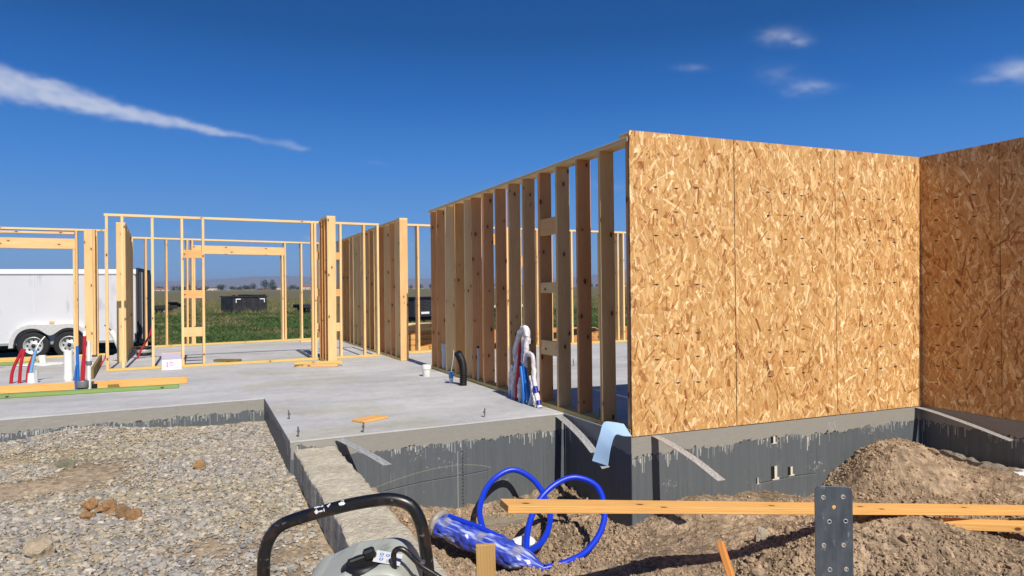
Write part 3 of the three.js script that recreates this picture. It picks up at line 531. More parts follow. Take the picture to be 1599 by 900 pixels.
// ------------------------------------------------------------ loose boards
const boardT = (name, label, a, b, w, t, mat, up, off) => tag(boardBetween(name, a, b, w, t, mat, null, up, off), label, 'board');
boardT('long_board', 'tan board lying on the slab behind the green board', [-6.3, .047, -5.36], [-3.45, .047, -5.33], .038, .089, M.plank, [0, 1, 0], [.2, .1]);
boardT('long_board', 'green treated board lying on the slab before the tan board', [-6.3, .022, -4.90], [-3.53, .022, -4.93], .14, .038, M.treatedGreen, [0, 1, 0], [.5, .4]);
tag(mesh('spacer_block', box(.12, .04, .06), M.treatedDark, null, [-4.3, .022, -5.32]), 'small dark block propping up the tan board', 'block'); 
boardT('long_board', 'dark treated plank pointing back beside the partition end', [-4.70, .075, -6.5], [-4.92, .075, -9.0], .038, .14, M.treatedDark, [0, 1, 0], [.1, .7]);
boardT('short_board', 'short weathered board lying inside beyond the partition', [-3.10, .022, -8.35], [-2.72, .022, -8.1], .14, .038, M.treatedDark, [0, 1, 0], [.6, .2]);
boardT('short_board', 'uppermost of the boards laid before the packed stud stub', [-1.95, .062, -6.72], [-1.22, .062, -6.56], .089, .038, M.treated, [0, 1, 0], [.3, .3]);
boardT('short_board', 'lower of the boards laid before the packed stud stub', [-1.92, .022, -6.78], [-1.30, .022, -6.48], .14, .038, M.stud[1], [0, 1, 0], [.7, .1]);
boardT('short_board', 'small tan offcut by the sill of the far back wall', [-1.25, .022, -12.4], [-.85, .022, -12.45], .12, .038, M.stud[0], [0, 1, 0], [.7, .6]);
boardT('short_board', 'green and tan board left before the trailer-side sill', [-6.9, .03, -9.4], [-5.9, .03, -9.4], .09, .05, M.treatedGreen, [0, 1, 0], [.2, .6]);
boardT('short_board', 'tan board on the green board before the trailer-side sill', [-6.8, .075, -9.42], [-5.95, .075, -9.42], .08, .038, M.plank, [0, 1, 0], [.25, .6]);
// planks across the dug earth
boardT('timber_plank', 'long clean plank laid across the dug earth', [-1.70, .045, 1.411], [2.62, -.468, 1.72], .14, .038, M.plank, [0, 1, 0], [.37, .2]);
boardT('timber_plank', 'second plank half sunk in the dirt beneath the long plank', [1.415, -.43, 1.595], [2.3, -.44, 2.1], .1, .05, M.plank, [0, 1, 0], [.1, .55]);
{ const s = thing('wooden_stake', 'short orange stake leaning out of the dirt', 'stake', [-.58, -.62, 2.03]); const m = boardBetween('shaft', [.068, .385, -.335], [-.04, -.1, .1], .040, .034, M.orangeWood, s, [.5, .2, .8], [.4, .3]); }
{ const s = thing('wooden_stake', 'weathered grey stake standing before the wrapped blue pipe', 'stake', [-1.93, -.62, 1.70]); mesh('shaft', box(.092, .72, .022, { grain: 'y', off: [.3, .7] }), M.weathered, s, [0.02, .235, 0], [.04, -.35, .03]); }

// ------------------------------------------------------------ blue pipe
{
  const t = thing('coiled_water_pipe', 'bright blue pipe looped upright in the dug pit', 'pipe', [-1.1, -.66, .5]); const sh = p => p.map(q => [q[0] + 1.1, q[1] + .66, q[2] - .5]);
  mesh('pipe_loop', tube(sh([[-1.200, -0.815, -0.172], [-1.142, -0.768, -0.364], [-1.074, -0.643, -0.661], [-0.885, -0.512, -0.906], [-0.652, -0.429, -0.948], [-0.500, -0.513, -0.797], [-0.480, -0.668, -0.571], [-0.559, -0.766, -0.388], [-0.709, -0.842, -0.235], [-0.909, -0.847, -0.102], [-1.020, -0.847, -0.095]]), .0245, { seg: 100, rad: 14 }), M.bluePipe, t);
  mesh('pipe_loop', tube(sh([[-1.064, -0.788, 0.267], [-1.043, -0.752, 0.221], [-0.926, -0.620, -0.000], [-0.763, -0.472, -0.148], [-0.587, -0.365, -0.181], [-0.421, -0.334, -0.165], [-0.294, -0.394, -0.056], [-0.315, -0.527, 0.097], [-0.420, -0.650, 0.215], [-0.597, -0.748, 0.302], [-0.775, -0.783, 0.336], [-0.925, -0.803, 0.326], [-1.017, -0.808, 0.308]]), .0235, { seg: 110, rad: 14 }), M.bluePipe, t);
}
{ // roll of pipe in crumpled clear wrap
  const t = thing('wrapped_pipe_roll', 'roll of blue pipe in crumpled dusty plastic on the pit floor', 'pipe roll', [-1.3, -.72, .2]);
  const A = V3(-0.190, 0.075, -0.640), B = V3(0.333, -0.068, 0.162), ax = B.clone().sub(A), u0 = ax.clone().normalize(), s = u0.clone().cross(V3(0, 1, 0)).normalize(), up = s.clone().cross(u0);
  const rings = (r0, seed, n, m, amp, cut) => { const pos = [], uv = [], idx = []; for (let i = 0; i <= n; i++) { const q = i / n, R = r0(q); for (let k = 0; k <= m; k++) { const a = k / m * Math.PI * 2, rr = R * (1 + amp * (fbm(q * 9 + 5, (Math.cos(a) + 2) * 2.2, 3, seed) - .5) + amp * .8 * (fbm(q * 22 + 5, (Math.sin(a) + 2) * 5, 2, seed + 4) - .5)); const p = A.clone().addScaledVector(ax, q).addScaledVector(s, Math.cos(a) * rr * 1.1).addScaledVector(up, Math.sin(a) * rr * .85); pos.push(p.x, p.y, p.z); uv.push(q * 3, k / m); } }
    for (let i = 0; i < n; i++) for (let k = 0; k < m; k++) { const a = i * (m + 1) + k, b = a + m + 1; idx.push(a, b, a + 1, a + 1, b, b + 1); } let g = new THREE.BufferGeometry(); g.setAttribute('position', new THREE.Float32BufferAttribute(pos, 3)); g.setAttribute('uv', new THREE.Float32BufferAttribute(uv, 2)); g.setIndex(idx); g.computeVertexNormals(); return g; };
  const wt = dataTex(256, 256, (u, v) => { const q = fbm(u * 2, v * 30, 4, 721, 2, 30), d = .7 * sstep(.56, .78, fbm(u * 3, v * 6, 4, 722, 3, 6)); const c = [mix(52, 185, sstep(.42, .72, q)), mix(72, 194, sstep(.42, .72, q)), mix(182, 232, sstep(.42, .72, q))]; return [mix(c[0], 168, d * .8), mix(c[1], 160, d * .8), mix(c[2], 150, d * .8)]; });
  mesh('plastic_wrap', rings(q => .105 * (1 - sstep(.72, 1, q) * .72) * (.86 + .14 * sstep(0, .06, q)), 731, 80, 40, .38), new THREE.MeshPhysicalMaterial({ map: wt, roughness: .32, clearcoat: .6, clearcoatRoughness: .3 }), t);
  const dz = rings(q => .118 - .03 * q, 741, 8, 30, .5); const g = mergeGeometries([new THREE.TorusGeometry(.088, .026, 12, 30)]); g.applyMatrix4(new THREE.Matrix4().makeBasis(s, up, u0)); g.translate(A.x, A.y, A.z); const p = g.attributes.position; for (let i = 0; i < p.count; i++) p.setXYZ(i, p.getX(i) + .02 * (fbm(p.getY(i) * 30 + 5, p.getZ(i) * 30 + 9, 2, 751) - .5), p.getY(i) + .02 * (fbm(p.getX(i) * 30 + 5, p.getZ(i) * 30 + 9, 2, 752) - .5), p.getZ(i)); g.computeVertexNormals();
  mesh('bunched_end', g, new THREE.MeshStandardMaterial({ color: 0x928d86, roughness: .5 }), t);
  mesh('pipe_end', tube([[A.x, A.y + .06, A.z].map((q, i) => q + [.05, .02, .08][i]), [B.x * .5 + A.x * .5 + .02, A.y * .5 + B.y * .5 + .085, (A.z + B.z) / 2], [B.x - .01, B.y + .02, B.z - .1]], .02, { seg: 20 }), M.bluePipe, t);
}
{ // crumpled white plastic in the pit
  const g = stone(761, .7, 3); g.scale(.075, .06, .085); const p = g.attributes.position; for (let i = 0; i < p.count; i++) { const k = 1 + .35 * (fbm(p.getX(i) * 40 + 9, p.getY(i) * 40 + p.getZ(i) * 25 + 9, 3, 762) - .5); p.setXYZ(i, p.getX(i) * k, p.getY(i) * k, p.getZ(i) * k); } g.computeVertexNormals();
  tag(mesh('plastic_scrap', g, M.white, null, [-0.971, -0.731, -0.020]), 'crumpled white plastic scrap behind the blue pipe loops', 'scrap');
  const g2 = stone(763, .5, 3); g2.scale(.12, .09, .2); tag(mesh('plastic_scrap', g2, M.white, null, [3.3, -.44, 1.12], [0, .5, 0]), 'white scrap on the dirt at the shaded foundation', 'scrap');
}
{ // sill foam strip hanging over the corner
  const EA = [[-.02, .078, -.08], [-.093, .091, -.122], [-.171, .096, -.133], [-.261, .002, -.063], [-.335, -.184, -.052]].map(q => V3(...q)), EB = [[-.03, .002, .048], [-.103, .012, .048], [-.175, .03, .05], [-.239, -.052, .077], [-.274, -.2, .083]].map(q => V3(...q)), ca = new THREE.CatmullRomCurve3(EA), cb = new THREE.CatmullRomCurve3(EB), n = 40, pos = [], uv = [], idx = [];
  for (let i = 0; i <= n; i++) { const a = ca.getPoint(i / n), b = cb.getPoint(i / n), d = ca.getTangent(i / n), N = d.clone().cross(b.clone().sub(a)).normalize().multiplyScalar(.003); for (const [q, e] of [[a, 1], [b, 1], [b, -1], [a, -1]]) { pos.push(q.x + N.x * e, q.y + N.y * e, q.z + N.z * e); uv.push(i / n * 2, q === a ? 0 : 1); } }
  for (let i = 0; i < n; i++) for (let k = 0; k < 4; k++) { const a = i * 4 + k, b = i * 4 + (k + 1) % 4; idx.push(a, b, a + 4, b, b + 4, a + 4); }
  const m = n * 4; idx.push(0, 2, 1, 0, 3, 2, m, m + 1, m + 2, m, m + 2, m + 3); let g = new THREE.BufferGeometry(); g.setAttribute('position', new THREE.Float32BufferAttribute(pos, 3)); g.setAttribute('uv', new THREE.Float32BufferAttribute(uv, 2)); g.setIndex(idx); g = g.toNonIndexed(); g.computeVertexNormals();
  tag(mesh('foam_strip', g, M.foam), 'pale blue sill foam strip hanging over the foundation corner', 'foam strip');
}

{ const g = sheet(-.09, .10, 10, -.55, .55, 60, (x, z) => .05 * Math.max(0, 1 - Math.abs(x + .02 * Math.sin(z * 9)) / .09) * (.4 + 1.3 * fbm(x * 14 + 9, z * 14 + 9, 3, 791)) - .015, .4); tag(mesh('mortar_spill', g, new THREE.MeshStandardMaterial({ map: concTex, color: 0xd6cdbb, roughness: .95, bumpMap: dirtBump, bumpScale: .015 }), null, [3.24, -.425, .62], [0, -.12, 0]), 'crust of spilled mortar along the foot of the shaded foundation', 'mortar'); }
// ------------------------------------------------------------ pipes standing out of the slab
function pipeThing(name, label, pos, build, group) { const t = thing(name, label, 'pipe', pos, 0, group); build(t); return t; }
pipeThing('drain_stub', 'short white capped drain stub before the long stud wall', [-.40, 0, -4.57], t => { mesh('pipe', lathe([[0, 0], [.057, 0], [.057, .155], [.05, .16], [.045, .15], [0, .148]], 24), M.pvc, t); mesh('collar', lathe([[.057, .10], [.066, .10], [.066, .158], [.056, .162]], 24), M.pvc, t); });
pipeThing('corrugated_pipe', 'black corrugated pipe bending up before the long stud wall', [-.25, 0, -3.45], t => {
  const c = new THREE.CatmullRomCurve3([[0, 0, 0], [.005, .15, 0], [-.02, .3, .02], [-.085, .42, .05]].map(p => V3(...p))), n = 120, m = 18, pos = [], idx = []; const F = c.computeFrenetFrames(n, false);
  for (let i = 0; i <= n; i++) { const p = c.getPointAt(i / n), R = .046 + .006 * Math.sign(Math.sin(i / n * Math.PI * 2 * 20)) * Math.pow(Math.abs(Math.sin(i / n * Math.PI * 2 * 20)), .5); for (let k = 0; k < m; k++) { const a = k / m * Math.PI * 2; const q = p.clone().addScaledVector(F.normals[i], Math.cos(a) * R).addScaledVector(F.binormals[i], Math.sin(a) * R); pos.push(q.x, q.y, q.z); } }
  for (let i = 0; i < n; i++) for (let k = 0; k < m; k++) { const a = i * m + k, b = i * m + (k + 1) % m; idx.push(a, b, a + m, b, b + m, a + m); } const g = new THREE.BufferGeometry(); g.setAttribute('position', new THREE.Float32BufferAttribute(pos, 3)); g.setIndex(idx); g.computeVertexNormals(); mesh('hose', g, M.black, t);
  const cap = new THREE.CircleGeometry(.044, 18); cap.applyQuaternion(new THREE.Quaternion().setFromUnitVectors(V3(0, 0, 1), c.getTangent(1))); mesh('mouth', cap, M.black, t, [-.085, .42, .05]);
});
pipeThing('capped_pipe', 'small pipe with a light blue cap before the long stud wall', [-.31, 0, -3.75], t => { mesh('pipe', cyl(.026, .026, .07), M.pvc, t); mesh('cap', lathe([[.03, .06], [.031, .14], [.024, .146], [0, .146]], 18), new THREE.MeshStandardMaterial({ color: 0x3f9be0, roughness: .45 }), t); mesh('wire', tube([[0, .14, 0], [.03, .3, .0], [.05, .42, -.03]], .004, { seg: 12, rad: 6 }), M.pvcGrey, t); });
pipeThing('vent_pipe', 'tall grey plastic pipe inside the far end of the long stud wall', [.02, 0, -5.05], t => { mesh('pipe', cyl(.045, .045, .40), M.pvcGrey, t); mesh('coupling', lathe([[.045, .30], [.052, .31], [.052, .41], [.044, .415], [.040, .40], [0, .39]], 20), M.pvcGrey, t); });
pipeThing('conduit', 'thin grey conduit rising through the long stud wall', [-.02, 0, -3.52], t => { mesh('pipe', cyl(.013, .013, .46, 10), M.pvcGrey, t); mesh('cap', cyl(.017, .017, .03, 10), M.black, t, [0, .45, 0]); });
pipeThing('vent_pipe', 'white plastic pipe beyond the long stud wall', [.5, 0, -6.4], t => { mesh('pipe', cyl(.03, .03, .62), M.pvc, t); mesh('coupling', cyl(.036, .036, .07), M.pvc, t, [0, .56, 0]); });
{ // manifold of insulated pipes in the long wall
  const t = thing('pipe_manifold', 'cluster of insulated red and blue pipes at the long stud wall', 'pipes', [-.06, 0, -1.95]); const W = (pts, r, m, nm) => { const g = tube(pts, r, { seg: 44, rad: 12 }); if (m === M.insul) { const P = g.attributes.position, N = g.attributes.normal; for (let i = 0; i < P.count; i++) { const k = .022 * (fbm(P.getY(i) * 26 + P.getX(i) * 30 + 9, P.getZ(i) * 30 + 40, 3, 771) - .42); P.setXYZ(i, P.getX(i) + N.getX(i) * k, P.getY(i) + N.getY(i) * k, P.getZ(i) + N.getZ(i) * k); } g.computeVertexNormals(); } return mesh(nm, g, m, t); };
  // local z: + towards the viewer (photo right)
  W([[0, 0, -.42], [-.01, .2, -.40], [.0, .36, -.33]], .024, M.insul, 'insulated_pipe');
  W([[-.03, 0, -.27], [-.03, .2, -.27], [-.02, .38, -.2], [0, .52, -.12]], .026, M.insul, 'insulated_pipe');
  W([[-.02, .0, -.36], [-.03, .25, -.26], [-.02, .40, -.22]], .016, M.pexBlue, 'blue_pipe');
  W([[-.05, 0, -.14], [-.05, .18, -.13], [-.04, .34, -.10], [-.02, .62, -.09]], .021, M.pexRed, 'red_pipe'); W([[-.02, 0, -.09], [-.03, .2, -.09], [-.03, .33, -.07]], .016, M.pexRed, 'red_pipe');
  W([[-.06, 0, -.01], [-.06, .12, -.02], [-.05, .26, .0]], .027, M.insul, 'insulated_pipe');
  W([[-.03, .0, .03], [-.03, .2, .0], [-.02, .4, -.03]], .018, M.pexBlue, 'blue_pipe');
  W([[-.04, 0, .17], [-.05, .15, .15], [-.04, .35, .06], [-.02, .58, .03]], .024, M.pexBlue, 'blue_pipe'); W([[-.08, 0, .12], [-.08, .15, .11], [-.07, .38, .03]], .017, M.pexBlue, 'blue_pipe');
  W([[-.0, .40, -.26], [.0, .56, -.24], [.0, .70, -.16], [0, .78, -.02], [.0, .74, .05], [.0, .62, .06]], .032, M.insul, 'insulated_pipe');
  W([[-.02, .42, -.02], [-.01, .6, .0], [0, .76, .02]], .030, M.insul, 'insulated_pipe'); W([[-.03, .36, .05], [-.03, .5, .07], [-.02, .70, .09]], .026, M.insul, 'insulated_pipe');
  W([[-.03, .5, .06], [-.03, .52, .16], [-.03, .50, .24], [-.03, .42, .26], [-.04, .28, .30], [-.05, .12, .38], [-.05, .0, .44]], .022, M.insul, 'insulated_pipe');
  W([[-.06, 0, .40], [-.06, .14, .33], [-.05, .3, .24]], .020, M.insul, 'insulated_pipe'); W([[-.05, .2, .34], [-.055, .14, .38]], .026, new THREE.MeshStandardMaterial({ color: 0x17248c, roughness: .4 }), 'blue_sleeve'); W([[-.05, .07, .42], [-.055, .03, .44]], .024, new THREE.MeshStandardMaterial({ color: 0x17248c, roughness: .4 }), 'blue_sleeve');
  W([[-.0, .50, -.05], [-.0, .52, .02], [-.0, .515, .09]], .034, M.tape, 'tape_band'); W([[-.03, .3, -.25], [-.02, .33, -.23]], .030, M.tape, 'tape_band'); W([[-.06, 0, .26], [-.05, .06, .3], [-.06, .02, .36]], .012, M.pvcGrey, 'wire'); W([[-.07, 0, .24], [-.06, .12, .27], [-.05, .22, .25]], .013, M.insul, 'insulated_pipe');
}
// left side of the slab
pipeThing('pipe_cluster', 'red and blue pipes bound upright beside the long boards', [-4.62, 0, -5.08], t => {
  mesh('blue_pipe', tube([[-.02, 0, 0], [-.03, .3, 0], [-.035, .56, 0]], .017, { seg: 14 }), M.pexBlue, t); mesh('red_pipe', tube([[.02, 0, .02], [.035, .3, .02], [.045, .68, .0]], .02, { seg: 14 }), M.pexRed, t); mesh('red_pipe', tube([[.01, 0, .03], [.02, .3, .03], [.06, .62, .02]], .014, { seg: 14 }), M.pexRed, t);
  mesh('white_pipe', cyl(.024, .024, .62), M.pvc, t, [.085, 0, -.02]); mesh('blue_pipe', tube([[-.05, 0, .0], [-.055, .2, .01], [-.04, .33, .02]], .012, { seg: 10 }), M.pexBlue, t); mesh('tape_band', lathe([[.06, .05], [.068, .06], [.068, .13], [.058, .14]], 18), M.tape, t, [.02, 0, 0]); mesh('tape_band', lathe([[.03, .32], [.033, .33], [.033, .37]], 12), M.tape, t, [.085, 0, -.02]); mesh('dust_cap', lathe([[.02, .68], [.016, .74], [0, .745]], 10), M.pvc, t, [.045, 0, 0]); mesh('sleeve', cyl(.03, .03, .09, 12), M.black, t, [.15, 0, .03]);
});
pipeThing('vent_pipe', 'white drain pipe standing behind the bound red and blue pipes', [-4.97, 0, -6.42], t => { mesh('pipe', cyl(.055, .055, .42), M.pvc, t); mesh('coupling', cyl(.06, .06, .06), M.pvc, t, [0, .02, 0]); mesh('conduit', cyl(.014, .014, .36, 8), M.pvcGrey, t, [.085, 0, .03]); });
pipeThing('pipe_cluster', 'low cluster of red and light blue pipes at the photo edge', [-5.52, 0, -6.45], t => {
  mesh('red_pipe', tube([[-.12, 0, 0], [-.09, .2, 0], [.02, .46, 0]], .02, { seg: 16 }), M.pexRed, t); mesh('red_pipe', tube([[-.02, 0, .02], [0, .25, .02], [.035, .46, .0]], .02, { seg: 16 }), M.pexRed, t); mesh('red_pipe', tube([[.06, .0, .0], [.08, .2, 0], [.15, .40, 0]], .016, { seg: 16 }), M.pexRed, t);
  mesh('blue_pipe', tube([[.10, .08, .02], [.13, .25, .02], [.17, .44, .02]], .02, { seg: 14 }), new THREE.MeshStandardMaterial({ color: 0x68a6d8, roughness: .5 }), t); mesh('wrap', cyl(.04, .05, .13, 14), M.pvc, t, [.12, 0, .03]); mesh('sleeve', cyl(.022, .022, .17, 12), M.pvcGrey, t, [.18, 0, .05]); mesh('wire', tube([[.17, .44, .02], [.22, .55, 0], [.27, .62, -.02]], .009, { seg: 8, rad: 6 }), M.pvc, t);
});
pipeThing('drain_stub', 'white drain stub with spilled plaster before the trailer-side sill', [-5.87, 0, -9.5], t => { mesh('pipe', cyl(.06, .06, .14), M.pvc, t); const g = stone(781, .12, 2); g.scale(.34, .2, .3); mesh('plaster_spill', g, M.pvc, t, [0, .01, .25]); });
pipeThing('capped_pipe', 'thin pipe leaning before the trailer wheel', [-6.45, 0, -8.8], t => mesh('pipe', tube([[0, 0, 0], [.02, .2, 0], [.12, .36, 0]], .02, { seg: 12 }), M.pvc, t));
pipeThing('pipe_cluster', 'blue and brown pipe ends at the photo edge before the trailer', [-6.62, 0, -8.6], t => { mesh('blue_pipe', tube([[0, 0, 0], [-.03, .22, 0], [.02, .36, .0]], .03, { seg: 12 }), M.pexBlue, t); mesh('brown_pipe', tube([[.08, 0, 0], [.1, .2, 0], [.07, .34, 0]], .03, { seg: 12 }), M.orangeWood, t); });
pipeThing('pipe_cluster', 'short red pipe with white wires at the partition end', [-4.90, 0, -8.3], t => { mesh('red_pipe', tube([[.05, .0, .1], [.12, .12, 0], [.18, .32, -.05]], .013, { seg: 12 }), M.pexRed, t); mesh('wire', tube([[0, 0, .0], [-.06, .1, 0], [-.05, .26, 0]], .007, { seg: 10, rad: 6 }), M.pvc, t); mesh('wire', tube([[0, 0, .0], [-.14, .05, .05], [-.02, .03, .1]], .006, { seg: 10, rad: 6 }), M.pvc, t); });
pipeThing('bent_duct', 'white pipe bent over behind the partition end', [-4.66, 0, -9.0], t => { mesh('pipe', tube([[.08, 0, .0], [.06, .16, 0], [-.03, .42, 0], [-.1, .56, 0]], .05, { seg: 20, rad: 14 }), M.pvc, t); mesh('grey_pipe', tube([[.13, 0, .04], [.11, .14, .04], [.04, .36, .04]], .03, { seg: 14 }), M.tape, t); mesh('wire', tube([[-.1, .56, 0], [-.2, .66, 0]], .01, { seg: 6, rad: 6 }), M.black, t); });
pipeThing('pex_pipe', 'single dull red pipe curving up behind the partition', [-4.4, 0, -9.6], t => mesh('pipe', tube([[0, 0, 0], [.06, .15, 0], [.20, .42, 0], [.26, .62, 0]].map(p => [p[0] - .02, p[1], p[2]]), .017, { seg: 16 }), M.pexRed, t));
{ const t = thing('drain_ring', 'low black and silver ring on the slab near the far wall', 'drain fitting', [-4.36, 0, -10.3]); mesh('band', lathe([[.13, 0], [.14, .01], [.14, .05], [.13, .06]], 24), M.black, t); mesh('band', lathe([[.125, .06], [.135, .07], [.135, .12], [.12, .13]], 24), M.galv, t); mesh('rim', lathe([[.12, .13], [.15, .14], [.15, .17], [.11, .175], [.1, .15], [0, .15]], 24), M.black, t); }
{ // cardboard box with pink print
  const t = thing('carton', 'white carton with pink print standing at the partition sill', 'box', [-3.74, 0, -7.38], .08);
  const label = canvasTex(256, 200, (c, w, h) => { c.fillStyle = 'rgb(236,232,236)'; c.fillRect(0, 0, w, h); c.fillStyle = 'rgb(205,70,140)'; c.fillRect(62, 40, 12, 110); c.fillRect(62, 138, 40, 10); c.beginPath(); c.moveTo(84, 60); c.lineTo(120, 40); c.lineTo(160, 60); c.fill(); for (let i = 0; i < 4; i++) c.fillRect(92 + i * 20, 76 + (i % 2) * 8, 12, 18); c.fillRect(96, 112, 60, 8); c.fillStyle = 'rgb(160,120,170)'; for (let i = 0; i < 5; i++) c.fillRect(100 + i * 24, 160, 14, 12); });
  const wm = new THREE.MeshStandardMaterial({ color: 0xe6e2e8, roughness: .8 }), lm = new THREE.MeshStandardMaterial({ map: label, roughness: .8 });
  mesh('carton_body', box(.28, .16, .22), wm, t, [0, .08, 0]); mesh('printed_face', new THREE.PlaneGeometry(.277, .157), lm, t, [0, .08, .1125]); mesh('lid', box(.285, .012, .225), new THREE.MeshStandardMaterial({ color: 0xb8b2c0, roughness: .8 }), t, [0, .166, 0]); mesh('flap', box(.28, .07, .006), new THREE.MeshStandardMaterial({ color: 0xa8a3b8, roughness: .8 }), t, [0, .205, -.09], [-.25, 0, 0]); mesh('flap_edge', box(.285, .012, .008), M.stud[0], t, [0, .245, -.101]);
}

// ------------------------------------------------------------ white enclosed trailer
{
  const t = thing('cargo_trailer', 'white enclosed tandem-axle cargo trailer parked behind the slab', 'trailer', [-7.6, -.325, -15.55], -.045);
  const y0 = .36, y1 = 2.10, x1 = 2.78, x0 = -3.4; const skin = new THREE.MeshStandardMaterial({ map: dataTex(256, 256, (u, v) => { const q = 212 + 8 * (fbm(u * 6, v * 6, 3, 801, 6, 6) - .5) - 20 * sstep(.62, .8, fbm(u * 20, v * 5, 4, 802, 20, 5)); return [q - 2, q + 1, q + 7]; }), roughness: .35 });
  const alu = new THREE.MeshStandardMaterial({ color: 0xd2d6da, metalness: .7, roughness: .35 }), dark = new THREE.MeshStandardMaterial({ color: 0x2b2d30, roughness: .6 });
  const body = mesh('body', box(x1 - x0, y1 - y0, 2.1, { ch: .03, su: 3, sv: 3 }), skin, t, [(x0 + x1) / 2, (y0 + y1) / 2, 0]);
  for (let i = 0; i < 5; i++) mesh('panel_seam', box(.012, y1 - y0 - .16, .006), new THREE.MeshStandardMaterial({ color: 0xdadcde, roughness: .4 }), t, [x0 + .4 + i * 1.22, (y0 + y1) / 2, 1.051]);
  mesh('top_rail', box(x1 - x0 + .01, .11, .03, { ch: .01 }), M.white, t, [(x0 + x1) / 2, y1 - .045, 1.055]); mesh('rail_groove', box(x1 - x0, .018, .012), alu, t, [(x0 + x1) / 2, y1 - .115, 1.053]); mesh('bottom_rail', box(x1 - x0, .06, .02), alu, t, [(x0 + x1) / 2, y0 + .02, 1.052]);
  mesh('roof_sheet', box(x1 - x0 - .1, .03, 1.9, { ch: .01 }), alu, t, [(x0 + x1) / 2, y1 + .01, 0]); mesh('chassis', box(x1 - x0 - .3, .12, 1.6), dark, t, [(x0 + x1) / 2, y0 - .06, 0]);
  const rear = mesh('rear_frame', box(.06, y1 - y0 + .1, 2.14, { ch: .01 }), dark, t, [x1 + .03, (y0 + y1) / 2, 0]); for (const z of [-.5, .5]) mesh('rear_door', box(.04, y1 - y0 - .12, .98), new THREE.MeshStandardMaterial({ color: 0x3a3d41, roughness: .5 }), t, [x1 + .075, (y0 + y1) / 2, z]); for (const z of [.12, .9]) mesh('lock_bar', cyl(.014, .014, y1 - y0 - .1, 8), alu, t, [x1 + .11, y0 + .05, z]); mesh('marker_lamp', box(.03, .05, .08), new THREE.MeshStandardMaterial({ color: 0xa01818, roughness: .4 }), t, [x1 + .075, y0 + .1, 1.0]);
  const tyreG = lathe([[.2, -.1], [.29, -.115], [.32, -.09], [.335, -.05], [.335, .05], [.32, .09], [.29, .115], [.2, .1]], 36); tyreG.rotateX(Math.PI / 2);
  const rimG = lathe([[0, .03], [.07, .03], [.09, .0], [.165, -.01], [.19, .05], [.205, .06], [.205, -.06]], 28); rimG.rotateX(Math.PI / 2);
  const rubber = new THREE.MeshStandardMaterial({ color: 0x26262a, roughness: .85 }), rimM = new THREE.MeshStandardMaterial({ color: 0xcfd2d5, roughness: .4, metalness: .35 });
  for (const wx of [.66, 1.38]) for (const wz of [1.02, -1.02]) { const w = new THREE.Group(); w.name = 'wheel'; w.position.set(wx, .335, wz); t.add(w); mesh('tyre', tyreG, rubber, w); mesh('rim', rimG, rimM, w, [0, 0, .05]); const hub = lathe([[0, .06], [.035, .06], [.045, .03]], 14); hub.rotateX(Math.PI / 2); mesh('hub', hub, dark, w, [0, 0, .05]); for (let k = 0; k < 8; k++) { const a = k / 8 * 6.283; const h = new THREE.CircleGeometry(.022, 10); mesh('hand_hole', h, dark, w, [Math.cos(a) * .125, Math.sin(a) * .125, .058]); } }
  // double-arched fender plate
  const sh = new THREE.Shape(); sh.moveTo(.20, .30); sh.bezierCurveTo(.22, .82, .62, .86, .80, .82); sh.lineTo(1.24, .82); sh.bezierCurveTo(1.42, .86, 1.82, .82, 1.86, .30); sh.lineTo(1.78, .30); sh.bezierCurveTo(1.74, .62, 1.60, .74, 1.38, .74); sh.bezierCurveTo(1.20, .74, 1.12, .58, 1.02, .57); sh.bezierCurveTo(.92, .58, .84, .74, .66, .74); sh.bezierCurveTo(.44, .74, .30, .62, .28, .30);
  const diamond = dataTex(128, 128, (u, v) => { const a = Math.sin(u * 50.27) * Math.sin(v * 50.27); const q = 212 + 8 * (a > .4 ? 1 : 0); return [q, q, q]; });
  mesh('fender', new THREE.ExtrudeGeometry(sh, { depth: .22, bevelEnabled: true, bevelSize: .006, bevelThickness: .006, bevelSegments: 1 }), new THREE.MeshStandardMaterial({ map: diamond, metalness: .3, roughness: .5 }), t, [0, 0, .985]);
  mesh('marker_lamp', box(.10, .05, .04), new THREE.MeshStandardMaterial({ color: 0xc9b070, roughness: .5 }), t, [1.02, .87, 1.06]); mesh('wheel_well', box(1.5, .42, .5), dark, t, [1.02, .5, .78]);
}

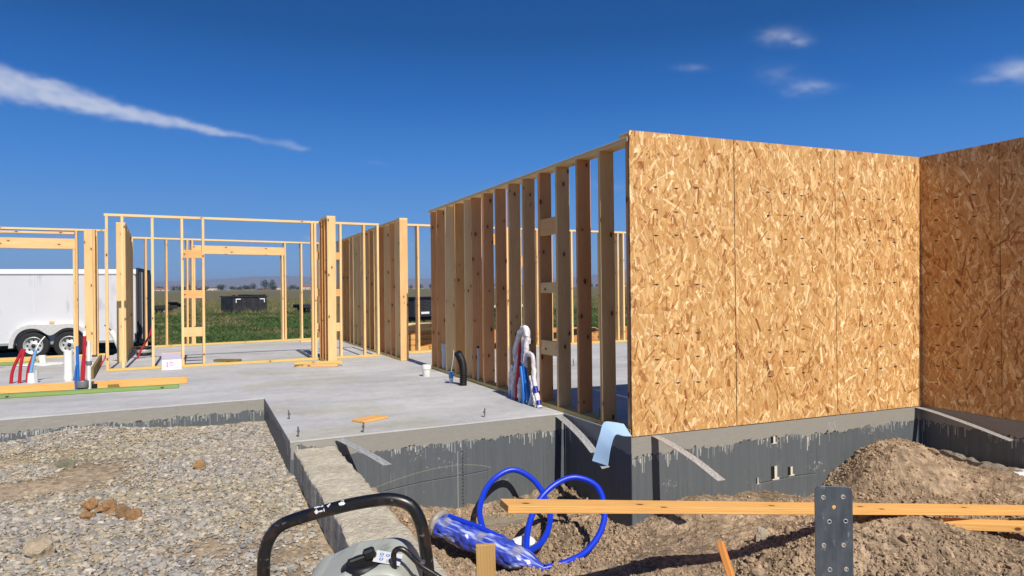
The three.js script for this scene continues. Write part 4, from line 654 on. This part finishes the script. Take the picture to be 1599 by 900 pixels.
// ------------------------------------------------------------ things in the field
const steelBlack = new THREE.MeshStandardMaterial({ map: dataTex(256, 256, (u, v) => { const q = 44 + 34 * (fbm(u * 8, v * 8, 4, 821, 8, 8) - .5) + 30 * sstep(.66, .8, fbm(u * 14, v * 20, 3, 822, 14, 20)); return [q + 1, q + 1, q + 5]; }), roughness: .6 });
{
  const t = thing('dump_container', 'black steel dump container standing in the field grass', 'container', [-.8, fieldY(-.8, -48.5) - .02, -48.8], .72 - .3);
  mesh('side_panel', box(2.5, 1.05, .06, { su: 2, sv: 2 }), steelBlack, t, [0, .72, .0]); mesh('side_panel', box(2.5, 1.05, .06, { su: 2, sv: 2 }), steelBlack, t, [0, .72, -1.8]); for (const x of [-1.25, 1.25]) mesh('end_panel', box(.06, 1.05, 1.86, { su: 2, sv: 2 }), steelBlack, t, [x, .72, -.9]); mesh('floor_plate', box(2.5, .08, 1.8), steelBlack, t, [0, .22, -.9]);
  mesh('top_rail', box(2.7, .09, .12), steelBlack, t, [0, 1.27, .03]); mesh('top_rail', box(2.7, .09, .12), steelBlack, t, [0, 1.27, -1.83]); for (const x of [-.62, 0, .62]) mesh('rib', box(.08, 1.0, .06), steelBlack, t, [x, .70, .06]); mesh('tarp_roll', tube([[-1.25, 1.32, -.1], [-.4, 1.36, -.1], [.5, 1.33, -.1], [1.25, 1.35, -.1]], .06, { seg: 20 }), M.black, t);
  for (const s of [-1, 1]) { mesh('reflector_tape', box(.36, .07, .01), M.white, t, [s * .9, 1.08, .095]); mesh('reflector_tape', box(.06, .26, .01), M.white, t, [s * 1.06, .95, .098]); } mesh('marker_lamp', box(.1, .08, .06), new THREE.MeshStandardMaterial({ color: 0xc05038, roughness: .5 }), t, [-1.0, 1.36, .03]); for (const x of [-1.1, 1.1]) mesh('skid', box(.12, .2, 1.9), steelBlack, t, [x, .1, -.9]);
}
function flatTrailer(label, pos, turn, L, deckMat) {
  const t = thing('flatbed_trailer', label, 'trailer', pos, turn, 'low flatbed trailers in the field'); mesh('deck', box(L, .10, 1.9), deckMat, t, [0, .62, 0]); mesh('side_rail', box(L, .16, .06), steelBlack, t, [0, .5, .95]); mesh('side_rail', box(L, .16, .06), steelBlack, t, [0, .5, -.95]); mesh('chassis', box(L - .2, .2, 1.0), M.black, t, [0, .45, 0]);
  const tg = lathe([[.12, -.1], [.27, -.1], [.3, -.06], [.3, .06], [.27, .1], [.12, .1]], 20); tg.rotateX(Math.PI / 2); for (const x of [-.35, .4]) for (const z of [-.85, .85]) { const w = mesh('wheel', tg, M.black, t, [x, .3, z]); const hg = new THREE.CircleGeometry(.12, 14); mesh('rim', hg, M.galv, w, [0, 0, .03]); } mesh('ramp', box(.7, .06, 1.8), steelBlack, t, [L / 2 + .3, .72, 0], [0, 0, -.5]);
  return t;
}
flatTrailer('low black trailer with a raised ramp beside the white trailer rear', [-7.2, fieldY(-7, -50), -51], .5, 2.6, steelBlack);
flatTrailer('low dark trailer half hidden by the far partition studs', [3.3, fieldY(3, -47), -47.5], .3, 1.9, steelBlack);
flatTrailer('long flatbed trailer with a pale deck beyond the rear wall', [9.5, fieldY(9, -30), -30.5], .33, 9.5, new THREE.MeshStandardMaterial({ color: 0xcfc6ae, roughness: .8 }));
{ const t = thing('work_skip', 'dark open skip beyond the close-set stud wall', 'skip', [6.0, fieldY(6, -28), -27.5], .45); mesh('tub', box(2.3, .85, 1.5), steelBlack, t, [0, .75, 0]); mesh('rim', box(2.4, .08, 1.6), M.black, t, [0, 1.2, 0]); mesh('foot', box(2.0, .34, 1.2), M.black, t, [0, .17, 0]); mesh('white_plate', box(.5, .1, .02), M.white, t, [-.5, .5, .77]); }
// lumber piles behind the rear wall: every plank a part
function lumberPile(label, pos, turn, rows, cols, L, w, h, mats, jitter, seed, cover) {
  const t = thing('lumber_stack', label, 'lumber stack', pos, turn, 'lumber stacks behind the house'), r = rng(seed); for (const x of [-L * .35, 0, L * .35]) mesh('dunnage', box(.09, .09, cols * w + .1, { grain: 'z' }), M.weathered, t, [x, .045, 0]);
  for (let j = 0; j < rows; j++) for (let i = 0; i < cols; i++) mesh('plank', box(L, h, w - .006, { off: pick(OFFS) }), mats[Math.floor(r() * mats.length)], t, [(r() - .5) * jitter, .09 + h / 2 + j * (h + .002), (i - (cols - 1) / 2) * w]);
  if (cover) mesh('panel_sheet', box(L * 1.02, .16, cols * w + .06), M.stud[3], t, [0, .09 + rows * (h + .002) + .085, 0]);
  return t;
}
lumberPile('neat lumber stack with a pale top beyond the close-set wall', [1.05, fieldY(1, -10.6), -10.6], -.1, 13, 3, 2.2, .14, .04, [M.orangeWood, M.plank, M.stud[1]], .01, 841, true);
lumberPile('loose orange lumber stack beyond the middle of the rear wall', [4.4, fieldY(4, -11.4), -11.4], -.05, 11, 5, 3.4, .14, .04, [M.orangeWood, M.orangeWood, M.stud[2]], .35, 842, false);
lumberPile('low orange lumber stack beyond the end of the rear wall', [8.4, fieldY(8, -11.8), -11.8], -.12, 9, 5, 3.2, .14, .04, [M.orangeWood, M.orangeWood, M.stud[2]], .45, 843, false);
{ const g = sheet(-1.6, 1.6, 50, -1.2, 1.2, 40, (x, z) => 1.15 * Math.max(0, Math.exp(-((x / .85) ** 2) - ((z / .65) ** 2)) - .03) - .03 + .10 * (fbm(x * 4 + 9, z * 4 + 9, 4, 851) - .5), 2.2); tag(mesh('soil_mound', g, dirtMat, null, [17.5, fieldY(17, -26), -26], [0, 0, 0]), 'bare soil mound beyond the rear wall', 'mound'); }

// ------------------------------------------------------------ town and trees far away
{
  const r = rng(861), wallC = [0xd9d4cb, 0xe6e2da, 0xc9b9a4, 0xb8a48c, 0xd8c8b4, 0xbfc2c4], roofC = [0x6e5f55, 0x7d6b60, 0x5c5652, 0x8a5f4c];
  const wm = wallC.map(c => new THREE.MeshStandardMaterial({ color: c, roughness: .9 })), rm = roofC.map(c => new THREE.MeshStandardMaterial({ color: c, roughness: .9 })), gm = new THREE.MeshStandardMaterial({ color: 0x2c3338, roughness: .3 });
  const roofG = (w, d, h) => { const s = new THREE.Shape(); s.moveTo(-d / 2 - .4, 0); s.lineTo(0, h); s.lineTo(d / 2 + .4, 0); const g = new THREE.ExtrudeGeometry(s, { depth: w + .6, bevelEnabled: false }); g.translate(0, 0, -w / 2 - .3); g.rotateY(Math.PI / 2); return g; };
  const rg = [roofG(14, 9, 2.6), roofG(22, 10, 2.4), roofG(11, 8, 3)], sz = [[14, 9], [22, 10], [11, 8]];
  for (let i = 0; i < 70; i++) {
    const az = (-12 + 52 * ((i + r() * .9) / 70)) * Math.PI / 180, D = 1150 + r() * 320, k = Math.floor(r() * 3), x = -3 + Math.sin(az) * D, z = 5 - Math.cos(az) * D;
    const h = thing('house', ['pale distant house with a dark gabled roof beyond the field', 'long low distant building beyond the field', 'small steep-roofed distant house beyond the field'][k], 'house', [x, fieldY(x, z) - .3, z], -az + (r() - .5) * .5, 'distant houses beyond the field'); const hh = 3 + (r() < .35 ? 2.6 : 0);
    mesh('wall', new THREE.BoxGeometry(sz[k][0], hh, sz[k][1]), wm[Math.floor(r() * 6)], h, [0, hh / 2, 0]); mesh('roof', rg[k], rm[Math.floor(r() * 4)], h, [0, hh, 0]); for (const q of [-.3, 0, .3]) mesh('window', new THREE.BoxGeometry(1.5, 1.3, .1), gm, h, [q * sz[k][0], hh * .55, sz[k][1] / 2 + .06]);
  }
  // trees: trunk and a crown of leaf clumps
  const leafM = [new THREE.MeshStandardMaterial({ color: new THREE.Color().setRGB(.026, .044, .022), roughness: 1, side: THREE.DoubleSide }), new THREE.MeshStandardMaterial({ color: new THREE.Color().setRGB(.034, .054, .026), roughness: 1, side: THREE.DoubleSide })], bark = new THREE.MeshStandardMaterial({ color: 0x4a3c30, roughness: 1 });
  const crowns = [0, 1, 2].map(s => { const q = rng(870 + s), pos = [], n = 900; const lobes = Array.from({ length: 9 }, () => [(q() - .5) * 1.1, .55 + (q() - .3) * .55, (q() - .5) * 1.1, .25 + q() * .22]);
    for (let i = 0; i < n; i++) { const l = lobes[i % 9]; const a = q() * 6.283, b = Math.acos(2 * q() - 1), R = l[3] * (.75 + .35 * q()); const c = [l[0] + R * Math.sin(b) * Math.cos(a), l[1] + R * Math.cos(b), l[2] + R * Math.sin(b) * Math.sin(a)]; const e = .055 + q() * .05; for (let k = 0; k < 3; k++) pos.push(c[0] + (q() - .5) * e * 2, c[1] + (q() - .5) * e * 1.6, c[2] + (q() - .5) * e * 2); }
    const g = new THREE.BufferGeometry(); g.setAttribute('position', new THREE.Float32BufferAttribute(pos, 3)); g.computeVertexNormals(); return g; });
  const trunkG = new THREE.CylinderGeometry(.03, .06, .5, 7); trunkG.translate(0, .25, 0);
  const spots = []; spots.push([3.55, 780, 10.5, 9], [4.05, 790, 9.5, 8], [-1.6, 900, 8, 10], [.4, 900, 7, 12], [-13.2, 840, 8, 12], [-4.6, 890, 7, 9], [2.2, 900, 6, 12], [5.6, 940, 6, 12]);
  for (let i = 0; i < 110; i++) spots.push([-13 + 54 * (i + r()) / 110, 1000 + r() * 420, 5 + r() * 5, 7 + r() * 9]);
  spots.forEach(([azd, D, h, w], i) => { const az = (azd) * Math.PI / 180, x = -3 + Math.sin(az) * D, z = 5 - Math.cos(az) * D; const t = thing('tree', i < 2 ? ['wider of the two tall trees standing together in the far town', 'narrower of the two tall trees standing together in the far town'][i] : 'dark round-crowned tree among the distant houses', 'tree', [x, fieldY(x, z) - .3, z], r() * 6, i < 2 ? 'tall pair of trees in the far town' : 'trees in the far town'); const cr = mesh('crown', crowns[i % 3], leafM[i % 2], t); cr.scale.set(w * .62, h * .9, w * .62); const tr = mesh('trunk', trunkG, bark, t); tr.scale.set(h * .6, h * .7, h * .6); });
}
// ------------------------------------------------------------ grass in the field
{
  const blade = (q, h, lean) => { const a = q() * 6.283, w = .010 + q() * .012, c = Math.cos(a), s = Math.sin(a), ox = (q() - .5) * .16, oz = (q() - .5) * .16, lx = (q() - .5) * lean, lz = (q() - .5) * lean; return [ox - c * w, 0, oz - s * w, ox + c * w, 0, oz + s * w, ox + lx, h * (.6 + .5 * q()), oz + lz]; };
  const tuft = (seed, n, lean) => { const q = rng(seed), pos = []; for (let i = 0; i < n; i++) pos.push(...blade(q, 1, lean)); const g = new THREE.BufferGeometry(); g.setAttribute('position', new THREE.Float32BufferAttribute(pos, 3)); g.computeVertexNormals(); return g; };
  const gm = new THREE.MeshStandardMaterial({ roughness: .9, side: THREE.DoubleSide });
  const add = (name, label, n, seed, geo, zr, hh, colf) => { const r = rng(seed); scatter(name, label, 'grass', geo, gm, n, (i, c) => {
    let x, z; do { const D = zr[0] * Math.pow(zr[1] / zr[0], r()); const az = (-16 + 66 * r()) * Math.PI / 180; x = -3 + Math.sin(az) * D; z = 5 - Math.cos(az) * D; } while ((z > -13.6 && x < 0.2) || (z > -9.3) || (x < -4.6 && x > -12 && z > -17.5 && z < -13) || fbm(x * .06 + 5, z * .12 + 90, 3, 15) > (z > -27 ? .54 : 2) + r() * .2);
    const h = hh[0] + (hh[1] - hh[0]) * r(); const q = colf(x, z, r); c.setRGB(...q); const sc = 1 + .6 * r(); return { p: [x, fieldY(x, z) - .02, z], r: [0, r() * 6.28, 0], s: [sc, h, sc] }; }); };
  add('field_grass', 'short green grass of the field behind the house', 60000, 881, tuft(883, 9, .7), [17, 75], [.08, .22], (x, z, r) => { const d = fbm(x * .35 + 11, z * .5 + 300, 4, 5) > .56 && r() < .6; const b = .7 + r() * .6; return d ? [.22 * b, .185 * b, .085 * b] : [.060 * b, .112 * b, .028 * b]; });
  add('tall_grass', 'tall dry seeded grass farther out in the field', 30000, 882, tuft(884, 7, .5), [52, 150], [.2, .5], (x, z, r) => { const b = .7 + r() * .6; return r() < .45 ? [.25 * b, .21 * b, .10 * b] : [.095 * b, .125 * b, .04 * b]; });
}
// ------------------------------------------------------------ stones that stand out on the gravel
[['large pale rock lying on the gravel', -4.02, .17, .058, [.52, .43, .30]], ['orange clay clod on the gravel, leftmost of its row', -3.90, -.68, .05, [.48, .27, .12]], ['orange clay clod on the gravel, below the others of its row', -3.88, -.47, .038, [.48, .30, .15]], ['largest orange clay clod on the gravel', -3.77, -.57, .06, [.46, .26, .12]], ['dark-topped clay clod on the gravel', -3.67, -.42, .055, [.36, .22, .11]], ['orange clay clod on the gravel, rightmost of its row', -3.60, -.33, .045, [.47, .27, .12]], ['orange clay clod alone on the farther gravel', -3.23, -1.52, .05, [.50, .30, .14]], ['flat grey-green stone on the farther gravel', -4.26, -2.0, .055, [.27, .26, .18]], ['pale chunk beside the stem wall pit', .35, 1.08, .05, [.55, .48, .36]]].forEach(([label, x, z, s, c], i) => {
  const g = stone(900 + i, i === 7 ? .25 : i === 0 ? 1.15 : .85, 3), p = g.attributes.position; for (let k = 0; k < p.count; k++) { const q = 1 + .75 * (fbm(p.getX(k) * 2.2 + 9, p.getY(k) * 2.2 + p.getZ(k) * 1.7 + 9, 4, 905 + i) - .5); p.setXYZ(k, p.getX(k) * q * s, p.getY(k) * q * s, p.getZ(k) * q * s); } g.computeVertexNormals();
  const ground = i === 8 ? dirtY : gravelY; tag(mesh('rock', g, new THREE.MeshStandardMaterial({ color: new THREE.Color().setRGB(...c), roughness: 1, bumpMap: dirtBump, bumpScale: .01 }), null, [x, ground(x, z) + s * .45, z], [.2 * i, i * 1.3, .1]), i === 8 ? 'pale rock chunk on the dug earth under the long plank' : label, 'rock', 'stones lying on the ground');
});

// ------------------------------------------------------------ steel strap standing before the camera
{
  const t = thing('steel_strap', 'upright perforated galvanized steel strap with rounded end, close by', 'metal strap', [-2.07, -.3, 3.9], -.55);
  const w = .064, h = 1.127, r = .012, s = new THREE.Shape(); s.moveTo(-w / 2, 0); s.lineTo(-w / 2, h - r); s.quadraticCurveTo(-w / 2, h, -w / 2 + r, h); s.lineTo(w / 2 - r, h); s.quadraticCurveTo(w / 2, h, w / 2, h - r); s.lineTo(w / 2, 0); s.closePath();
  const holes = []; for (let k = 0; k < 14; k++) { const y = h - .018 - k * .0435; const sh = (k % 2) * .010; holes.push([-.018 + sh, y - .002], [.016 + sh * .4, y]); } holes.push([.001, h - .037]);
  holes.forEach(([x, y], i) => { const q = new THREE.Path(); q.absarc(x, y, i === holes.length - 1 ? .0042 : .0030, 0, Math.PI * 2); s.holes.push(q); });
  const g = new THREE.ExtrudeGeometry(s, { depth: .0018, bevelEnabled: true, bevelSize: .0006, bevelThickness: .0006, bevelSegments: 1, curveSegments: 10 }); const p = g.attributes.position, uv = g.attributes.uv; for (let i = 0; i < p.count; i++) uv.setXY(i, p.getX(i) * 9, p.getY(i) * 9); mesh('band', g, new THREE.MeshStandardMaterial({ map: dataTex(128, 256, (u, v) => { const w = 150 + 40 * (fbm(u * 16, v * 3, 4, 961, 16, 3) - .5) + 30 * (fbm(u * 5, v * 5, 3, 962, 5, 5) - .5) + 60 * sstep(.72, .85, fbm(u * 30, v * 8, 3, 963, 30, 8)); return [w - 6, w + 2, w + 10]; }), color: 0xc4ccd4, metalness: .75, roughness: .36 }), t);
  const ring = new THREE.TorusGeometry(.0034, .0009, 6, 14); holes.slice(0, 12).forEach(([x, y]) => mesh('punched_rim', ring, M.galv, t, [x, y, .0026]));
}
// ------------------------------------------------------------ tamping rammer, its handle in view
{
  const O = [-2.83, -.285, 3.37], t = thing('tamping_rammer', 'black tubular handle and grey tank of a tamping rammer, close by', 'rammer', O), L = p => p.map(q => [q[0] - O[0], q[1] - O[1], q[2] - O[2]]);
  const hp = [[-2.99, .36, 3.31], [-3.010, .50, 3.30], [-3.012, .561, 3.3], [-3.012, .627, 3.3], [-3.007, .661, 3.302], [-2.996, .687, 3.307], [-2.976, .707, 3.315], [-2.939, .722, 3.331], [-2.896, .734, 3.349], [-2.847, .747, 3.37], [-2.804, .755, 3.389], [-2.774, .758, 3.402], [-2.746, .753, 3.414], [-2.726, .740, 3.422], [-2.714, .717, 3.427], [-2.707, .69, 3.43], [-2.701, .644, 3.432], [-2.697, .597, 3.434], [-2.694, .5, 3.435], [-2.70, .36, 3.43]];
  const paint = new THREE.MeshPhysicalMaterial({ color: 0xffffff, map: dataTex(1024, 128, (u, v) => { const chip = sstep(.72, .78, fbm(u * 110, v * 10, 4, 921, 110, 10)), rust = sstep(.56, .7, fbm(u * 40, v * 5, 4, 922, 40, 5)); let c = [19, 20, 22]; c = c.map((q, k) => mix(q, [60, 40, 29][k], rust * .6)); return c.map((q, k) => mix(q, [150, 148, 145][k], chip * .5)); }), roughness: .36, clearcoat: .25, clearcoatRoughness: .3 });
  const hc = new THREE.CatmullRomCurve3(L(hp).map(p => V3(...p)));
  mesh('handle', tube(L(hp), .0132, { seg: 140, rad: 20 }), paint, t);
  // worn white patches on the bar
  const patch = (u0, sp, n, seed) => { const q = rng(seed), gs = []; for (let i = 0; i < n; i++) { const u = u0 + (q() - .5) * sp, p = hc.getPoint(u), d = hc.getTangent(u), a = .3 + q() * 1.0; const side = V3(0, 1, 0).sub(d.clone().multiplyScalar(d.y)).normalize(), out = d.clone().cross(side); if (out.z < 0) out.negate(); const nrm = side.clone().multiplyScalar(Math.sin(a)).addScaledVector(out, Math.cos(a)); const tang = d.clone().cross(nrm); const w = .0012 + q() * .003, l = .0015 + q() * .005; const g = new THREE.BufferGeometry(); const pts = [[-1, -.6], [.4, -1], [1, .3], [.2, 1], [-.8, .5]].map(([x, y]) => p.clone().addScaledVector(nrm, .0136).addScaledVector(d, x * l * (.6 + q() * .6)).addScaledVector(tang, y * w)); const pos = []; for (let k = 1; k < 4; k++) for (const v of [pts[0], pts[k], pts[k + 1]]) pos.push(v.x, v.y, v.z); g.setAttribute('position', new THREE.Float32BufferAttribute(pos, 3)); g.computeVertexNormals(); gs.push(g); } return mergeGeometries(gs); };
  mesh('worn_patch', patch(.425, .035, 12, 931), new THREE.MeshStandardMaterial({ color: 0xc9ccd2, roughness: .6, side: THREE.DoubleSide }), t); mesh('worn_patch', patch(.46, .012, 3, 932), new THREE.MeshStandardMaterial({ color: 0xd9dbe0, roughness: .6, side: THREE.DoubleSide }), t);
  // fuel tank between the bars
  const tank = new THREE.MeshStandardMaterial({ map: dataTex(256, 256, (u, v) => { const q = 10 * (fbm(u * 12, v * 12, 4, 941, 12, 12) - .5) - 26 * sstep(.6, .75, fbm(u * 9, v * 9, 4, 942, 9, 9)); return [168 + q, 173 + q, 164 + q]; }), roughness: .5 });
  const sh = new THREE.Shape(); sh.moveTo(-.135, -.13); sh.lineTo(-.13, -.03); sh.quadraticCurveTo(-.12, -.012, -.097, -.006); sh.lineTo(-.04, .024); sh.lineTo(.03, .035); sh.quadraticCurveTo(.055, .036, .066, .022); sh.lineTo(.092, -.012); sh.quadraticCurveTo(.11, -.04, .11, -.13); sh.closePath();
  const tg = new THREE.ExtrudeGeometry(sh, { depth: .13, bevelEnabled: true, bevelSize: .010, bevelThickness: .016, bevelSegments: 5 }); tg.translate(0, 0, -.065); { const p = tg.attributes.position, uv = tg.attributes.uv; for (let i = 0; i < p.count; i++) uv.setXY(i, p.getX(i) * 3 + p.getZ(i), p.getY(i) * 3 + p.getZ(i) * 2); }
  const tk = mesh('fuel_tank', tg, tank, t, [-2.80 - O[0], .600 - O[1], 3.375 - O[2]], [.10, -.4, 0]);
  mesh('filler_neck', lathe([[.045, -.03], [.045, .008], [.038, .012]], 22), M.black, tk, [-.012, .022, .04]); const cp = mesh('filler_cap', lathe([[0, .020], [.03, .020], [.037, .015], [.040, .004], [.040, -.01]], 26), M.black, tk, [-.012, .026, .04], [.0, 0, .12]); mesh('cap_grip', box(.06, .014, .014, { ch: .004 }), M.black, cp, [0, .024, 0], [0, .6, 0]); mesh('cap_grip', box(.024, .022, .02, { ch: .006 }), M.black, cp, [.014, .030, -.006], [0, .2, .2]);
  const dec = canvasTex(256, 160, (c, w, h) => { c.fillStyle = 'rgb(214,217,217)'; c.fillRect(0, 0, w, h); for (const [x, y] of [[60, 46], [120, 50], [70, 112], [190, 60]]) { c.fillStyle = 'rgb(74,138,200)'; c.beginPath(); c.arc(x, y, 20, 0, 7); c.fill(); c.fillStyle = 'rgb(235,238,240)'; c.fillRect(x - 5, y - 12, 10, 15); c.fillRect(x - 9, y + 6, 18, 4); } c.fillStyle = 'rgb(198,90,80)'; c.fillRect(40, 76, 50, 5); c.fillStyle = 'rgb(130,134,138)'; for (let i = 0; i < 5; i++) c.fillRect(120, 100 + i * 10, 90, 4); });
  mesh('warning_sticker', new THREE.PlaneGeometry(.055, .05), new THREE.MeshStandardMaterial({ map: dec, roughness: .5 }), tk, [.036, .0480, .03], [-Math.PI / 2, .15, 0]);
  mesh('side_lever', tube(L([[-2.772, .62, 3.452], [-2.775, .654, 3.455], [-2.773, .667, 3.456], [-2.764, .673, 3.46], [-2.751, .667, 3.466], [-2.726, .64, 3.476], [-2.698, .62, 3.488], [-2.674, .598, 3.498], [-2.65, .55, 3.48]]), .0058, { seg: 40, rad: 12 }), paint, t); mesh('lever_bolt', cyl(.006, .006, .006, 6), M.bolt, t, [-2.722 - O[0], .643 - O[1], 3.478 - O[2]]);
  // below the frame: motor, leg, bellows and shoe
  mesh('engine', box(.26, .2, .24, { ch: .02 }), tank, t, [0, .66, 0]); const bel = []; for (let i = 0; i <= 12; i++) bel.push([.075 + (i % 2) * .02, .12 + i * .03]); mesh('bellows', lathe(bel, 22), M.black, t, [0, 0, 0]); mesh('leg_housing', cyl(.09, .08, .14, 20), M.bolt, t, [0, .46, 0]); mesh('shoe_post', cyl(.05, .07, .1, 16), M.bolt, t, [0, .04, 0]); mesh('shoe_plate', box(.28, .03, .34, { ch: .01 }), M.bolt, t, [0, .03, 0]); mesh('handle_bracket', box(.34, .05, .05, { ch: .01 }), M.black, t, [-.02, .66, -.0], [0, -.4, 0]);
}
renderer.render(scene, camera);
